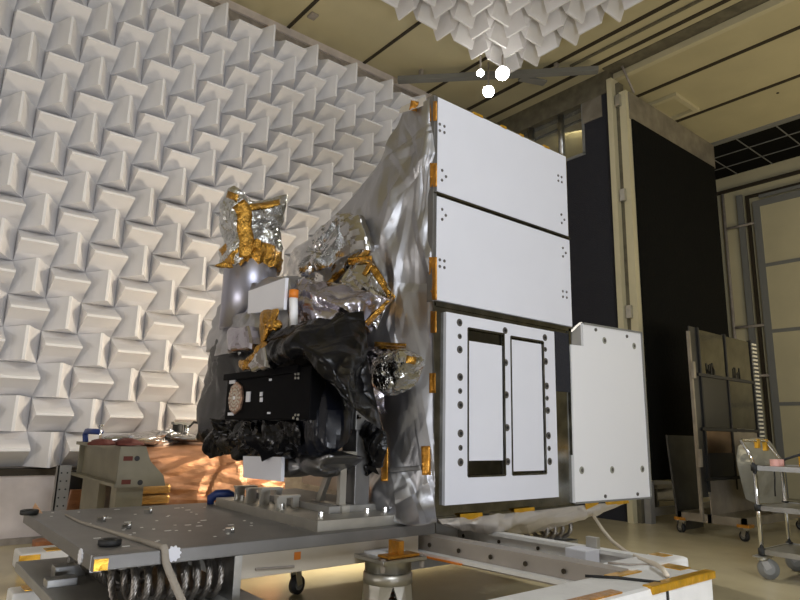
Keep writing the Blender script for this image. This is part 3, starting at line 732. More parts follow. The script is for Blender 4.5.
# ================================================================== MOUNTING STAND ON THE PLATE
PZT = .51
ST = thing('mounting_stand', (2.1, 3.2, PZT), 'grey aluminium mounting stand with triangular gusset under the satellite instruments', 'stand')
fx0, fx1, fy0, fy1 = 1.73, 2.30, 2.74, 3.95
sg = G()
sg.ring((fx0, fy0), (fx1, fy1), .2, PZT, PZT+.05)
sg.build('base_frame', 'alu', ST)
sx = 2.02
pp_ = [PX(a, b, sx) for a, b in ((315, 514), (336, 453), (345, 453), (345, 514))]
g1 = G(); e = Vector((.04, 0, 0)); base_z = PZT+.05
def flo(v): return Vector((v.x, v.y, max(v.z, base_z)))
q = [flo(v) for v in pp_]
g1.bar(q[0]+Vector((0, -.02, 0)), q[1], .04, .03, (1, 0, 0)); g1.bar(q[2]+Vector((0, .02, 0)), Vector((sx, q[2].y+.02, base_z)), .03, .04, (1, 0, 0))
g1.box((sx-.02, q[3].y, base_z), (sx+.03, q[0].y+.03, base_z+.04)); g1.box((sx-.03, q[2].y-.03, q[1].z-.012), (sx+.06, q[1].y+.04, q[1].z+.012))
g1.build('gusset', 'alu', ST)
cy_ = PX(349, 450, 2.10)
G().box((2.10, cy_.y-.07, base_z), (2.20, cy_.y+.07, 1.02), .004).build('column', 'alu_dark', ST)
G().box((2.08, cy_.y-.085, 1.0), (2.22, cy_.y+.085, 1.13), .006).build('column_head', 'alu_dark', ST)
for a, b in ((347, 417), (349, 438), (349, 470), (360, 417)):
    c = PX(a, b, 2.10); G().lathe(c, [(.013, 0), (.013, -.016)], 8, 'x').build('bolt', 'chrome', ST)
G().box((2.06, cy_.y-.02, 1.02), (2.10, cy_.y+.06, 1.12)).build('latch', 'alu', ST)
for k, (yy, hh) in enumerate(((3.25, .06), (3.45, .085), (3.62, .07), (3.78, .07))):
    rb = G(); rb.box((fx0+.05, yy, base_z), (fx0+.11, yy+.02, base_z+hh)); rb.box((fx0+.15, yy, base_z), (fx0+.19, yy+.02, base_z+hh)); rb.box((fx0+.05, yy-.015, base_z+hh), (fx0+.19, yy+.035, base_z+hh+.012)); rb.build('rib', 'alu', ST)
for x, y in ((fx0+.08, 2.84), (fx0+.08, 3.25), (fx0+.08, 3.75), (2.1, 2.84), (2.22, 2.84)):
    G().cyl((x, y, base_z), (x, y, base_z+.03), .016, n=8).build('bolt', 'chrome', ST)
G().box((fx0+.2, 2.95, base_z), (fx0+.58, 3.95, base_z+.035)).build('slide_plate', 'greyplate', ST)

# ================================================================== WHEELED SUPPORT FRAME
DL = thing('support_dolly', (1.9, 2.8, 0), 'low wheeled metal frame with thick grey plate and wire rope coils carrying the satellite', 'dolly')
tp = G().box((.70, 2.67, .455), (2.44, 4.15, PZT), .004).build('top_plate', 'alu_dark', DL)
hl = G()
for k in range(46):
    x = rnd.uniform(.78, 1.65); y = rnd.uniform(2.78, 4.05); hl.box((x, y, PZT), (x+rnd.choice((.012, .03)), y+.012, PZT+.0015))
hl.build('plate_hole_row', 'white_foamwrap', tp)
G().box((.705, 2.664, .458), (.755, 2.672, .50)).build('tape_strip', 'yellow_tape', tp)
G().box((.735, 2.69, PZT-.06), (.7, 2.70, PZT)).build('tape_strip', 'white', tp)
def gear(c, axis, r, n=10):
    g_ = G(); pts = []
    for k in range(n*4):
        a = 2*math.pi*k/(n*4); rr = r if (k//2) % 2 == 0 else r*.84
        u, v = rr*math.cos(a), rr*math.sin(a)
        pts.append(Vector(c)+(Vector((u, 0, v)) if axis == 'y' else Vector((0, u, v))))
    return g_.prism(pts, (0, -.006, 0) if axis == 'y' else (-.006, 0, 0))
c = PY(173.5, 550, 2.67); gear((c.x, 2.67, min(c.z, .492)), 'y', .032).build('edge_target', 'white', tp)
c = PX(82, 550, .70); gear((.70, c.y, .485), 'x', .030).build('edge_target', 'white', tp)
# lower plate and coil isolators
lp = G().box((.68, 2.45, .22), (1.42, 4.08, .265), .004).build('lower_plate', 'greyplate', DL)
def coil(p0, p1, r, turns, lbl=None):
    g_ = G(); p0 = Vector(p0); p1 = Vector(p1); d = (p1-p0).normalized(); side = d.cross(Vector((0, 0, 1))).normalized()
    for s in range(6):
        off = 2*math.pi*s/6; pts = []; N_ = turns*22
        for k in range(N_+1):
            t = k/N_; a = 2*math.pi*turns*t+1.57
            cc_ = p0.lerp(p1, t); rad = side*math.cos(a)*r*1.35+Vector((0, 0, 1))*math.sin(a)*r
            tw = off+a*4; rn = rad.normalized()
            pts.append(cc_+rad+(rn*math.cos(tw)+d*math.sin(tw))*.0085)
        g_.tube(pts, .0075, 5)
    o = g_.build('wire_rope_isolator', 'cable', DL, True)
    br = G(); br.bar(p0+Vector((0, 0, r-.005)), p1+Vector((0, 0, r-.005)), .05, .03); br.bar(p0-Vector((0, 0, r-.005)), p1-Vector((0, 0, r-.005)), .05, .03)
    br.build('clamp_bar', 'greyplate', o); return o
coil((.84, 2.83, .36), (1.25, 2.83, .36), .085, 8)
coil((.98, 3.65, .36), (.98, 3.12, .36), .085, 7)
coil((1.24, 3.9, .36), (.9, 3.9, .36), .085, 5)
k1 = PZ(64, 571, .29); G().box((k1.x-.05, k1.y-.04, .265), (k1.x+.09, k1.y+.04, .32), .004).build('clip_block', 'steel', DL)
k2 = PZ(52, 580, .29); G().box((k2.x-.03, k2.y-.05, .265), (k2.x+.10, k2.y+.03, .30), .004).build('clip_block', 'steel', DL)
fr_ = G(); fr_.box((.98, 2.46, .265), (1.09, 2.56, .292), .004); fr_.box((1.12, 2.45, .265), (1.38, 2.53, .288), .008); fr_.build('front_block', 'alu', DL)
G().box((1.29, 2.70, .265), (1.325, 2.96, .455)).build('end_bracket', 'steel', DL)
# frame beams
fb = G().box((1.30, 2.76, .335), (2.40, 2.84, .455), .003).build('frame_beam', 'beige', DL); fb['label'] = 'beige beam under the front edge of the thick plate'
G().box((1.40, 3.55, .21), (2.95, 3.66, .30), .003).build('frame_beam', 'greyplate', DL)
G().box((1.62, 2.758, .39), (1.655, 2.7605, .425)).build('tape_strip', 'orange', fb)
G().cyl((1.42, 2.755, .372), (1.62, 2.755, .362), .006, n=6).build('pin', 'strip', fb)
bmx = G(); a0 = (2.40, 2.90); b0 = (2.60, 1.66)
bmx.bar((2.47, 3.0, .427), (2.60, 1.62, .427), .10, .016); bmx.bar((2.43, 3.0, .39), (2.56, 1.62, .39), .02, .066)
b1 = bmx.build('frame_beam', 'beam', DL); G().bar((2.45, 3.0, .347), (2.58, 1.62, .347), .15, .018).build('beam_flange', 'white_foamwrap', b1); b1['label'] = 'long grey-brown channel beam running from the plate to the wrapped end block'
bh = G()
for k in range(7):
    t = .06+k*.15; p = Vector((2.42, 3.0, .392)).lerp(Vector((2.55, 1.62, .392)), t)
    G().lathe(p+Vector((-.008, 0, 0)), [(.012, 0), (.012, -.006)], 8, 'x').build('bolt_hole', 'seam', b1)
G().bar((2.43, 2.95, .3375), (2.475, 2.45, .3375), .13, .008).build('tape_strip', 'orange', b1)
b2 = G(); b2.bar((2.96, 3.2, .405), (3.10, 1.62, .405), .07, .02); b2.bar((2.96, 3.2, .35), (3.10, 1.62, .35), .02, .11); b2.bar((2.96, 3.2, .295), (3.10, 1.62, .295), .12, .015)
b2o = b2.build('frame_beam', 'white_foamwrap', DL); b2o['label'] = 'white beam on the far side of the frame'
for k in range(5):
    p = Vector((2.945, 3.1, .365)).lerp(Vector((3.085, 1.75, .365)), .1+k*.2); G().lathe(p+Vector((-.004, 0, 0)), [(.011, 0), (.011, -.006)], 8, 'x').build('bolt_hole', 'seam', b2o)
G().prism([(2.50, 3.1, .30), (2.98, 3.1, .30), (3.08, 1.7, .30), (2.62, 1.7, .30)], (0, 0, .015)).build('tray', 'sheetsteel', DL)
ca_ = PY(531, 534, 2.86); cb2 = PY(563, 534, 2.86); coil((ca_.x, 2.86, .37), (cb2.x, 2.86, .37), .062, 4)
G().box((3.05, 2.78, .262), (cb2.x+.06, 2.94, .29), .003).build('coil_base', 'steel', DL)
G().box((ca_.x, 2.84, .44), (cb2.x, 2.88, .518)).build('support_post', 'greyplate', DL)
G().box((2.90, 2.03, .315), (3.02, 2.16, .42), .006).build('white_block', 'white', DL)
G().box((3.03, 2.05, .40), (3.06, 2.12, .47), .003).build('clip_block', 'alu', DL)
G().box((2.45, 3.0, .2), (3.0, 3.9, .28)).build('frame_beam', 'greyplate', DL)
# satellite rests on posts of the frame
G().box((2.62, 2.86, .315), (2.8, 3.05, .518)).build('support_post', 'greyplate', DL)
G().box((2.98, 2.9, .415), (3.12, 3.1, .518)).build('support_post', 'greyplate', DL)
G().box((2.5, 3.5, .28), (2.9, 3.85, .518)).build('support_post', 'greyplate', DL)
# wrapped cross end
cr_ = G(); cr_.box((1.55, 1.40, .26), (2.93, 1.66, .425), .0225); eb = cr_.build('end_beam', 'white_foamwrap', DL); eb['label'] = 'white wrapped end beam with yellow tape on its edges'
G().box((2.62, 1.60, .28), (3.12, 1.76, .44), .02).build('end_block', 'white_foamwrap', DL)
tp_ = G(); tp_.box((2.42, 1.392, .40), (2.94, 1.44, .432), .006); tp_.build('tape_strip', 'yellow_tape', eb)
G().box((2.84, 1.50, .424), (2.93, 1.66, .429)).build('tape_strip', 'yellow_tape', eb)
G().box((2.45, 1.58, .424), (2.66, 1.63, .43)).build('tape_strip', 'yellow_tape', eb)
G().box((1.9, 1.42, .424), (2.25, 1.47, .430)).build('tape_strip', 'kapton', eb)
G().box((3.0, 1.66, .438), (3.08, 1.74, .442)).build('tape_strip', 'yellow_tape', eb)
G().tube([(2.36, 1.66, .43), (2.44, 1.56, .432), (2.52, 1.42, .43), (2.53, 1.396, .40), (2.53, 1.394, .30)], .006, 6).build('tie_cord', 'rubber', eb, True)
G().tube([(2.62, 1.72, .445), (2.66, 1.64, .445), (2.74, 1.62, .44), (2.8, 1.6, .435)], .005, 6).build('tie_cord', 'strip', eb, True)
# jack leg
jx, jy = 2.11, 2.66
jk = G().box((jx-.14, jy-.14, .365), (jx+.14, jy+.14, .385), .004).build('jack', 'steel', DL)
jk['label'] = 'stout steel jack leg with flange and arched openings'
G().box((jx-.08, jy-.08, .385), (jx+.1, jy+.1, .395)).build('pad', 'white_warm', jk)
G().box((jx-.015, jy-.10, .39), (jx+.02, jy-.02, .46)).build('tape_strip', 'kapton', jk); G().box((jx-.1, jy-.13, .387), (jx+.1, jy-.04, .400), .004).build('tape_strip', 'kapton', jk)
G().lathe((jx, jy, 0), [(.118, .31), (.118, .36), (.125, .365)], 28).build('ring', 'steel', jk, True)
G().lathe((jx, jy, 0), [(.125, .255), (.125, .30), (.112, .305)], 28).build('collar', 'alu', jk, True)
leg = G()
for k in range(4):
    a = math.pi/4*(2*k)+.35; pts = []
    for t, w_ in ((0, .30), (.25, .38), (.6, .5), (1, .78)):
        pts.append((t, w_))
    for (t0, w0), (t1, w1) in zip(pts[:-1], pts[1:]):
        def P_(t, s, r): return Vector((jx+r*math.cos(a+s), jy+r*math.sin(a+s), .02+.235*t))
        for s0, s1 in ((-1, -.33), (-.33, .33), (.33, 1)):
            ro0, ro1 = .135-.012*t0, .135-.012*t1
            vv = [P_(t0, s0*w0, ro0), P_(t0, s1*w0, ro0), P_(t1, s1*w1, ro1), P_(t1, s0*w1, ro1), P_(t0, s0*w0, ro0-.014), P_(t0, s1*w0, ro0-.014), P_(t1, s1*w1, ro1-.014), P_(t1, s0*w1, ro1-.014)]
            leg.add(vv, [(0, 1, 2, 3), (7, 6, 5, 4), (0, 4, 5, 1), (1, 5, 6, 2), (2, 6, 7, 3), (3, 7, 4, 0)])
leg.lathe((jx, jy, 0), [(.15, 0), (.15, .02), (.13, .03)], 28)
leg.build('leg_shell', 'alu', jk)
spg = []
for k in range(121):
    a = 2*math.pi*10*k/120; spg.append((jx+.055*math.cos(a), jy+.055*math.sin(a), .03+.22*k/120))
G().tube(spg, .007, 6).build('spring', 'cable', jk, True)
G().cyl((jx, jy, .02), (jx, jy, .26), .035, n=16).build('screw', 'tan_bag', jk, True)
for s in (-1, 1): G().cyl((jx+s*.125, jy-.12, .33), (jx+s*.125, jy-.12, .39), .012, n=8).build('bolt', 'strip', jk)
# casters
def caster(x, y, ztop, r, parent, ang=.6, wm='rubber', fm='steel', w_=.035):
    c_ = G().box((x-.05, y-.05, ztop-.012), (x+.05, y+.05, ztop), .003).build('caster', fm, parent)
    dx, dy = math.cos(ang), math.sin(ang); ox, oy = x+dx*r*.45, y+dy*r*.45; n_ = Vector((-dy, dx, 0))
    G().cyl((x, y, ztop-.03), (x, y, ztop-.01), .035, n=14).build('swivel', fm, c_, True)
    f_ = G()
    for s in (-1, 1):
        b = Vector((x, y, ztop-.03))+n_*s*(w_/2+.006); e_ = Vector((ox, oy, r))+n_*s*(w_/2+.006); f_.bar(b, e_, .045, .006, n_)
    f_.bar(Vector((x, y, ztop-.03))-n_*(w_/2+.009), Vector((x, y, ztop-.03))+n_*(w_/2+.009), .05, .008)
    f_.build('fork', 'greyplate' if wm == 'greytrim' else fm, c_)
    wh = G().cyl(Vector((ox, oy, r))-n_*w_/2, Vector((ox, oy, r))+n_*w_/2, r, n=28).build('wheel', wm, c_, True)
    wh.data.polygons[-1].use_smooth = False
    G().cyl(Vector((ox, oy, r))-n_*(w_/2+.004), Vector((ox, oy, r))+n_*(w_/2+.004), r*.55, n=20).build('hub', 'greytrim', wh)
    return c_
caster(2.13, 3.61, .21, .055, DL, .3); caster(1.0, 3.9, .22, .06, DL, 2); caster(2.85, 3.7, .2, .055, DL, 1); caster(2.95, 1.9, .287, .06, DL, 1); caster(1.75, 1.5, .26, .055, DL, 1)
# things lying on the plate
def puck(x, y, lb, z=PZT):
    t = thing('rubber_puck', (x, y, z), lb, 'puck')
    G().lathe((x, y, z), [(.040, 0), (.045, .004), (.046, .0225), (.040, .026), (.022, .024), (.016, .014)], 24).build('body', 'rubber', t, True)
q = PZ(109.5, 545.5, PZT); puck(q.x, q.y, 'round black rubber puck near the front left corner of the grey plate')
q = PZ(28, 514, PZT); puck(q.x, q.y-.03, 'round black rubber puck at the far left corner of the grey plate')
for k, (a, b, lb) in enumerate(((100, 522, 'small chrome bolt on the grey plate, middle left'), (125, 529, 'small chrome bolt beside the strap on the grey plate'), (147, 513.5, 'small chrome bolt near the back of the grey plate'), (228.5, 533, 'small chrome bolt in a taped hole near the front of the grey plate'))):
    q = PZ(a, b, PZT); t = thing('plate_bolt', q, lb, 'bolt')
    G().cyl(q, q+Vector((0, 0, .0225)), .018, n=6).build('nut', 'chrome', t); G().cyl(q+Vector((.018, -.008, 0)), q+Vector((.018, -.008, .03)), .008, n=8).build('stud', 'chrome', t, True)
def zz(a, b, z=PZT+.004): return PZ(a, b, z)
sp_ = [zz(66, 515), zz(80, 522), zz(105, 530), zz(120, 535), zz(140, 541), zz(152, 544)]
ed = Vector((sp_[-1].x+.005, 2.664, PZT+.006)); sp_[-1] = Vector((ed.x-.004, 2.70, PZT+.006))
sp_ += [ed, Vector((ed.x+.01, 2.656, .46)), Vector((ed.x+.035, 2.60, .38)), Vector((ed.x+.06, 2.54, .30)), Vector((ed.x+.075, 2.50, .18)), Vector((ed.x+.085, 2.47, .05))]
sg = G(); PP = []
for k in range(len(sp_)-1):
    for s in range(4): PP.append(cr(sp_[max(k-1, 0)], sp_[k], sp_[k+1], sp_[min(k+2, len(sp_)-1)], s/4))
PP.append(sp_[-1])
wid = [.008 if k < 18 else .016 for k in range(len(PP))]
sg.tube(PP, [min(.017, .006+.0004*k) for k in range(len(PP))], 6)
tag(sg.build('webbing_strap', 'strap', smooth=True), 'dirty beige strap lying across the grey plate and hanging over its front edge', 'strap')
bg = G().prism([PZ(31, 512, PZT), PZ(42, 513.5, PZT), PZ(35, 503, PZT+.02)], (.004, .004, 0))
tag(bg.build('kapton_flag', 'kapton'), 'small amber tape flag standing on the far left corner of the grey plate', 'tape')
# cord from the satellite to the end block
tag(G().tube([PY(593, 515, 2.72), PY(603, 530, 2.55), PY(612, 541, 2.4), PY(625, 551, 2.2), PZ(640, 559, .44), PZ(655, 564, .45), PZ(663, 569, .45), PZ(667, 576, .435)], .011, 8).build('tie_cord', 'rope', smooth=True), 'pale twisted cord hanging from the foil skirt to the white end block', 'cord')

# ================================================================== BENCH, COPPER FOIL AND THINGS BEHIND THE PLATE
cx_ = PY(118, 470, 4.6); bzt, bzb = .855, .585
bx_ = cx_.x; yl = PX(74, 462, bx_).y
BN = thing('steel_bench', (bx_+.2, 5.0, 0), 'green grey steel box beam on two legs standing before the copper foil', 'bench')
bg = G(); bg.box((bx_, 4.6, bzt-.025), (bx_+.17, yl, bzt)); bg.box((bx_-.012, 4.6, bzb), (bx_+.31, yl, bzb+.02)); bg.box((bx_+.05, 4.63, bzb+.02), (bx_+.16, yl-.08, bzt-.02)); bg.prism([(bx_, 4.6, bzb), (bx_+.33, 4.6, bzb), (bx_+.31, 4.6, bzb+.07), (bx_+.21, 4.6, bzb+.17), (bx_+.17, 4.6, bzt), (bx_, 4.6, bzt)], (0, .035, 0)); bg.box((bx_+.02, yl-.06, bzb), (bx_+.16, yl-.03, bzt))
bg.build('beam', 'bench', BN)
for (a, b) in ((137, 458.5), (140, 482.5)):
    c = PY(a, b, 4.6); G().lathe(c, [(.018, .002), (.018, -.004)], 14, 'y').build('hole', 'rubber', BN)
for (a, b) in ((128, 458.5), (126, 482)):
    c = PY(a, b, 4.6); G().box((c.x-.03, 4.596, c.z-.015), (c.x+.03, 4.602, c.z+.015)).build('rust_patch', 'rust', BN)
G().box((bx_+.02, 4.66, 0), (bx_+.20, 4.78, bzb)).build('leg', 'bench', BN)
G().box((bx_+.02, PX(98, 495, bx_+.02).y, 0), (bx_+.07, PX(81, 495, bx_+.02).y, bzb)).build('leg', 'bench', BN)
# rags on the bench
rc = PY(105, 447, 4.9)
for k, (a, b, lb) in enumerate(((103, 446, 'dark red rag lying on the bench top beside the blue clamp'), (133, 446.5, 'dark red rag lying on the bench top, close to the plastic film'))):
    c = PZ(a, b, bzt); c = Vector((c.x, min(max(c.y, 4.7), yl-.12), bzt)); g_ = G(); bm = bmesh.new(); bmesh.ops.create_icosphere(bm, subdivisions=3, radius=1); bm.verts.index_update()
    vv = []
    for v in bm.verts:
        p = v.co; s = 1+.45*crump(p*.3, 6, k+2); vv.append(Vector((c.x+p.x*.09*s, c.y+p.y*.10*s, bzt+.004+max(p.z, -.05)*.045*s+.003)))
    g_.add(vv, [tuple(v.index for v in f.verts) for f in bm.faces]); bm.free(); tag(g_.build('rag', 'rust', smooth=True), lb, 'rag')
# blue clamp
CL = thing('bar_clamp', (bx_+.1, yl-.2, bzt), 'blue bar clamp fixed upright at the back of the bench', 'clamp')
c0 = PX(85, 447, bx_+.02); zc = bzt
c1 = PX(86, 431, bx_+.02); c2 = PX(101, 430, bx_+.02)
G().tube([(c0.x, c0.y, zc), (c1.x, c1.y+.01, c1.z-.03), (c1.x, c1.y-.03, c1.z), (c2.x, c2.y, c1.z)], .022, 8).build('frame', 'blue', CL, True)
G().cyl((c2.x, c2.y, zc), (c2.x, c2.y, c1.z+.06), .009, n=8).build('screw', 'chrome', CL, True)
G().cyl((c2.x, c2.y-.04, c1.z+.05), (c2.x, c2.y+.05, c1.z+.05), .007, n=8).build('handle', 'chrome', CL, True)
# copper-foil covered stack
CP = thing('foil_covered_stack', (2.2, 5.5, 0), 'waist-high stack covered with wrinkled copper foil in front of the wedge wall', 'covered stack')
cg = gy([[(112, 437, 5.9), (150, 439, 5.85), (200, 441, 5.8), (262, 446, 5.7), (285, 448, 5.66)],
    [(118, 443, 5.55), (150, 446, 5.5), (200, 448, 5.4), (262, 452, 5.3), (285, 454, 5.26)],
    [(128, 460, 5.45), (160, 463, 5.35), (205, 466, 5.3), (262, 470, 5.2), (285, 471, 5.16)],
    [(140, 490, 5.35), (165, 490, 5.25), (205, 490, 5.15), (262, 492, 5.05), (285, 492, 5.04)],
    [(120, 522, 5.3), (165, 523, 5.2), (205, 523, 5.1), (262, 523, 5.0), (285, 523, 5.0)]])
sheet('copper_sheet', cg, 'copper', CP, 120, 80, .05, 3, 12, (.6, .6, 2.2), folds=(50, .6, .07, .03, ((1, -.1, .05), .2)))
c_a = PY(118, 440, 5.8)
G().prism([(1.75, 5.65, 0), (2.65, 5.5, 0), (2.65, 6.05, 0), (1.75, 6.05, 0)], (0, 0, .80)).build('stack_core', 'tan_bag', CP)
# folded golden wraps seen between the bench legs
GW = thing('folded_wraps', (1.75, 5.02, 0), 'stack of folded golden brown wrapping between the bench legs', 'wrapping')
for k in range(6):
    p_ = PY(118, 500, 5.05)
    G().box((bx_+.10+.02*rnd.random(), 4.95+.02*rnd.random(), .12+.075*k), (1.80, 5.05, .19+.075*k), .02).build('fold', 'gold', GW)
G().box((bx_+.12, 4.97, 0), (1.80, 5.05, .12)).build('fold', 'tan_bag', GW)
cb_ = PY(74, 503, 6.0); tag(G().prism([(cb_.x-.09, 6.0, 0), (cb_.x+.07, 6.0, 0), (cb_.x+.09, 6.0, .45), (cb_.x-.03, 6.0, .45)], (0, .05, 0)).build('copper_board', 'copper'), 'small leaning copper foil board left of the bench leg', 'board')
db = PY(76, 484, 6.15); ka = thing('black_box', (db.x, 6.2, 0), 'small black box resting behind the left end of the bench', 'box')
G().box((db.x-.06, 6.13, .0), (db.x+.06, 6.25, .60), .005).build('case', 'rubber', ka)
# clear film and small gear on top of the stack
sheet_o = pillow('clear_film', [(100, 441), (112, 436), (130, 434), (150, 432), (165, 431), (182, 434), (200, 437), (230, 440), (215, 442), (180, 442), (150, 441), (120, 441)], 'y', 5.55, .12, .16, 'plastic', None, .05, 9, 3, 2, 24, 8, folds=(50, .22, .035, .03))
tag(sheet_o, 'crumpled clear plastic film heaped on top of the copper foil stack', 'film')
gd = PY(181, 430, 5.6); GD = thing('small_motor', (gd.x, 5.6, gd.z-.05), 'small black and steel device standing on the plastic film with looping cables', 'device')
G().cyl((gd.x-.03, 5.6, gd.z-.06), (gd.x-.03, 5.6, gd.z+.05), .045, n=14).build('body', 'rubber', GD, True); G().box((gd.x-.08, 5.56, gd.z+.045), (gd.x+.07, 5.64, gd.z+.07), .004).build('top', 'greytrim', GD)
G().cyl((gd.x+.04, 5.58, gd.z-.06), (gd.x+.04, 5.58, gd.z+.045), .025, n=12).build('post', 'chrome', GD, True)
for s in (0, .05): G().tube([(gd.x+.05, 5.6, gd.z+.0), (gd.x+.10, 5.58, gd.z+.065+s*.2), (gd.x+.16+s, 5.57, gd.z+.06), (gd.x+.2+s, 5.56, gd.z-.05)], .008, 6).build('cable', 'rubber', GD, True)
# blue clamp by the mounting stand
b_ = PY(222, 500, 4.0); CL2 = thing('bar_clamp', (b_.x, 4.0, PZT), 'blue clamp gripping the back of the thick plate beside the mounting stand', 'clamp')
G().tube([PY(210, 505, 4.05), PY(211, 498, 4.05), PY(217, 494.5, 4.05), PY(228, 494, 4.02), PY(237, 497, 4.0)], [.02, .03, .032, .03, .02], 8).build('frame', 'blue', CL2, True)
G().cyl((b_.x-.06, 4.05, PZT), (b_.x-.06, 4.05, PZT+.05), .012, n=8).build('screw', 'chrome', CL2)
# floor items left of the dolly
q = PZ(47, 549, .12)
WB = thing('taped_block', (q.x, q.y, 0), 'white block with amber tape on the floor behind the lower plate', 'block')
G().box((q.x-.18, q.y-.12, 0), (q.x+.22, q.y+.16, .12), .015).build('block', 'white_foamwrap', WB); G().box((q.x-.02, q.y-.1, .118), (q.x+.08, q.y+.02, .126)).build('tape_strip', 'yellow_tape', WB)
G().box((q.x-.186, q.y-.126, .02), (q.x-.06, q.y-.1, .11)).build('tape_strip', 'yellow_tape', WB)
q2 = PZ(45, 547, .13); sa = pillow('brown_bag', [(32, 547), (34, 541), (48, 539), (60, 543), (64, 549), (52, 552), (36, 551)], 'y', q2.y+.35, .12, .14, 'tan_bag', None, .03, 9, 3, 3, 8, 3)
sa.location.z += max(0, .0); tag(sa, 'brown wrapped bundle lying on the floor under the left of the thick plate', 'bundle')
q = PZ(26, 590, .12); WB = thing('taped_block', (q.x, q.y, 0), 'white block with amber tape at the front left of the lower plate', 'block')
G().box((q.x-.07, q.y-.05, 0), (q.x+.15, q.y+.12, .12), .015).build('block', 'white_foamwrap', WB); G().box((q.x-.01, q.y-.03, .118), (q.x+.05, q.y+.09, .126)).build('tape_strip', 'yellow_tape', WB)

# ================================================================== STEEL CART ON THE RIGHT
CT = thing('utility_cart', (5.5, 1.7, 0), 'chrome wheeled utility cart with three shelves at the right edge', 'cart')
X0, X1, Y0, Y1 = 5.20, 5.72, 1.25, 2.11
for x, y in ((X0, Y0), (X0, Y1), (X1, Y0), (X1, Y1)):
    G().cyl((x, y, .15), (x, y, .80), .016, n=12).build('post', 'chrome', CT, True)
    cg = caster(x, y, .16, .072, CT, -.9 if y > 2 else 2, 'greytrim', 'steel', .03)
    for z in (.20, .51, .80): G().cyl((x, y, z-.035), (x, y, z+.012), .026, n=12).build('corner_sleeve', 'rubber', CT, True)
for z in (.20, .51, .80):
    s = G(); s.box((X0, Y0, z-.012), (X1, Y1, z), 0); s.box((X0, Y0-.01, z-.03), (X1, Y0+.005, z+.006)); s.box((X0, Y1-.005, z-.03), (X1, Y1+.01, z+.006)); s.box((X0-.01, Y0, z-.03), (X0+.005, Y1, z+.006)); s.box((X1-.005, Y0, z-.03), (X1+.01, Y1, z+.006))
    s.build('shelf', 'steel', CT)
hp = [(X0, Y1, .80), (X0-.005, Y1+.03, .90), (X0-.0, Y1+.08, .985), (X0+.04, Y1+.09, .99), (X1-.08, Y1+.09, .99), (X1-.04, Y1+.08, .97), (X1, Y1+.01, .85), (X1, Y1, .80)]
G().tube(hp, .013, 10).build('handle', 'chrome', CT, True)
for k, (a, b) in enumerate(((757, .055), (765, .075))):
    p_ = PY(a, 441, Y1+.09); tag(G().box((p_.x-.022, Y1+.074, .985-b), (p_.x+.022, Y1+.106, 1.004), .004).build('tape_tag', 'yellow_tape'), ('short' if k == 0 else 'long')+' amber tape tag hanging from the cart handle', 'tape')
p_ = PY(772, 462, 2.0)
for k in range(2):
    t_ = G().cyl((p_.x+.0+.075*k, 1.98, .806), (p_.x+.0+.075*k, 1.98, .855), .034, n=20); tag(t_.build('tape_roll', 'pink', smooth=False), 'pink tape roll on the top cart shelf, %s' % ('nearer the corner post' if k == 0 else 'beside the tan tray'), 'tape roll')
tr = thing('tan_tray', (5.55, 1.72, .806), 'amber tan tray on the top shelf of the cart', 'tray')
G().box((5.42, 1.42, .806), (5.70, 1.88, .816)).build('bottom', 'yellow_tape', tr); s = G()
for lo, hi in (((5.42, 1.42), (5.44, 1.88)), ((5.68, 1.42), (5.70, 1.88)), ((5.44, 1.42), (5.68, 1.44)), ((5.44, 1.86), (5.68, 1.88))): s.box((lo[0], lo[1], .816), (hi[0], hi[1], .88))
s.build('rim', 'yellow_tape', tr)
cps = []
for k in range(80):
    a = 2*math.pi*k/20; cps.append((5.54+.13*math.cos(a)+.01*math.sin(k), 1.66+.16*math.sin(a*1.02), .900+.012*(k//20)+.004*math.sin(3*a)))
cps += [(5.42, 1.85, .90), (5.38, 1.95, .86), (5.40, 2.02, .825)]
tag(G().tube(cps, .009, 6).build('cable_coil', 'rubber', smooth=True), 'black cable coiled on the tan tray on the cart', 'cable')
tag(G().tube([(5.62, 2.132, .79), (5.63, 2.137, .70), (5.61, 2.137, .62), (5.60, 2.135, .56)], .006, 6).build('hanging_cable', 'rubber', smooth=True), 'thin black cable hanging below the top shelf of the cart', 'cable')

# ================================================================== RACK OF MIRROR PANELS
RY = 3.25
RK = thing('panel_rack', (7.7, RY, 0), 'tall wheeled rack holding six dark mirror-like panels before the end wall', 'rack')
def ry(a, b): return PY(a, b, RY)
xl = ry(703, 400).x; xm = ry(728.5, 400).x; xr = ry(754, 400).x
zt = 2.19; zb = .45
fg = G(); 
for x in (xl-.03, xm, xr): fg.box((x-.014, RY-.02, zb), (x+.014, RY+.02, zt))
zz_ = [ry(728, 379).z, ry(728, 430).z, ry(728, 478).z]
for z in zz_: fg.box((xl-.1, RY-.022, z-.016), (xr+.04, RY+.02, z+.016))
fg.build('frame', 'rubber', RK)
ztop = [zt]+zz_[:2]
for k in range(3):
    for c_, (a, b) in enumerate(((xl-.01, xm-.02), (xm+.02, xr-.02))):
        mm = [['panelmirror', 'panelmirror'], ['panelblack', 'panelmirror'], ['panelbrown', 'sheetsteel']][k][c_]
        pz0, pz1 = zz_[k]+.02, ztop[k]-.02
        pn = G().box((a, RY-.008, pz0), (b, RY+.004, pz1)).build('panel', mm, RK)
        if k == 2 and c_ == 0: G().box((a+.02, RY-.014, pz0), (b, RY-.008, pz0+(pz1-pz0)*.52)).build('dark_half', 'panelblack', pn)
        if k == 0:
            tu = G()
            for q in range(9):
                x = a+.12+.2*rnd.random(); tu.bar((x, RY-.012, pz0), (x+.05*(rnd.random()-.5), RY-.012, pz0+.04+.10*rnd.random()), .02, .006, (0, 1, 0))
            tu.build('torn_tape', 'panelblack', pn)
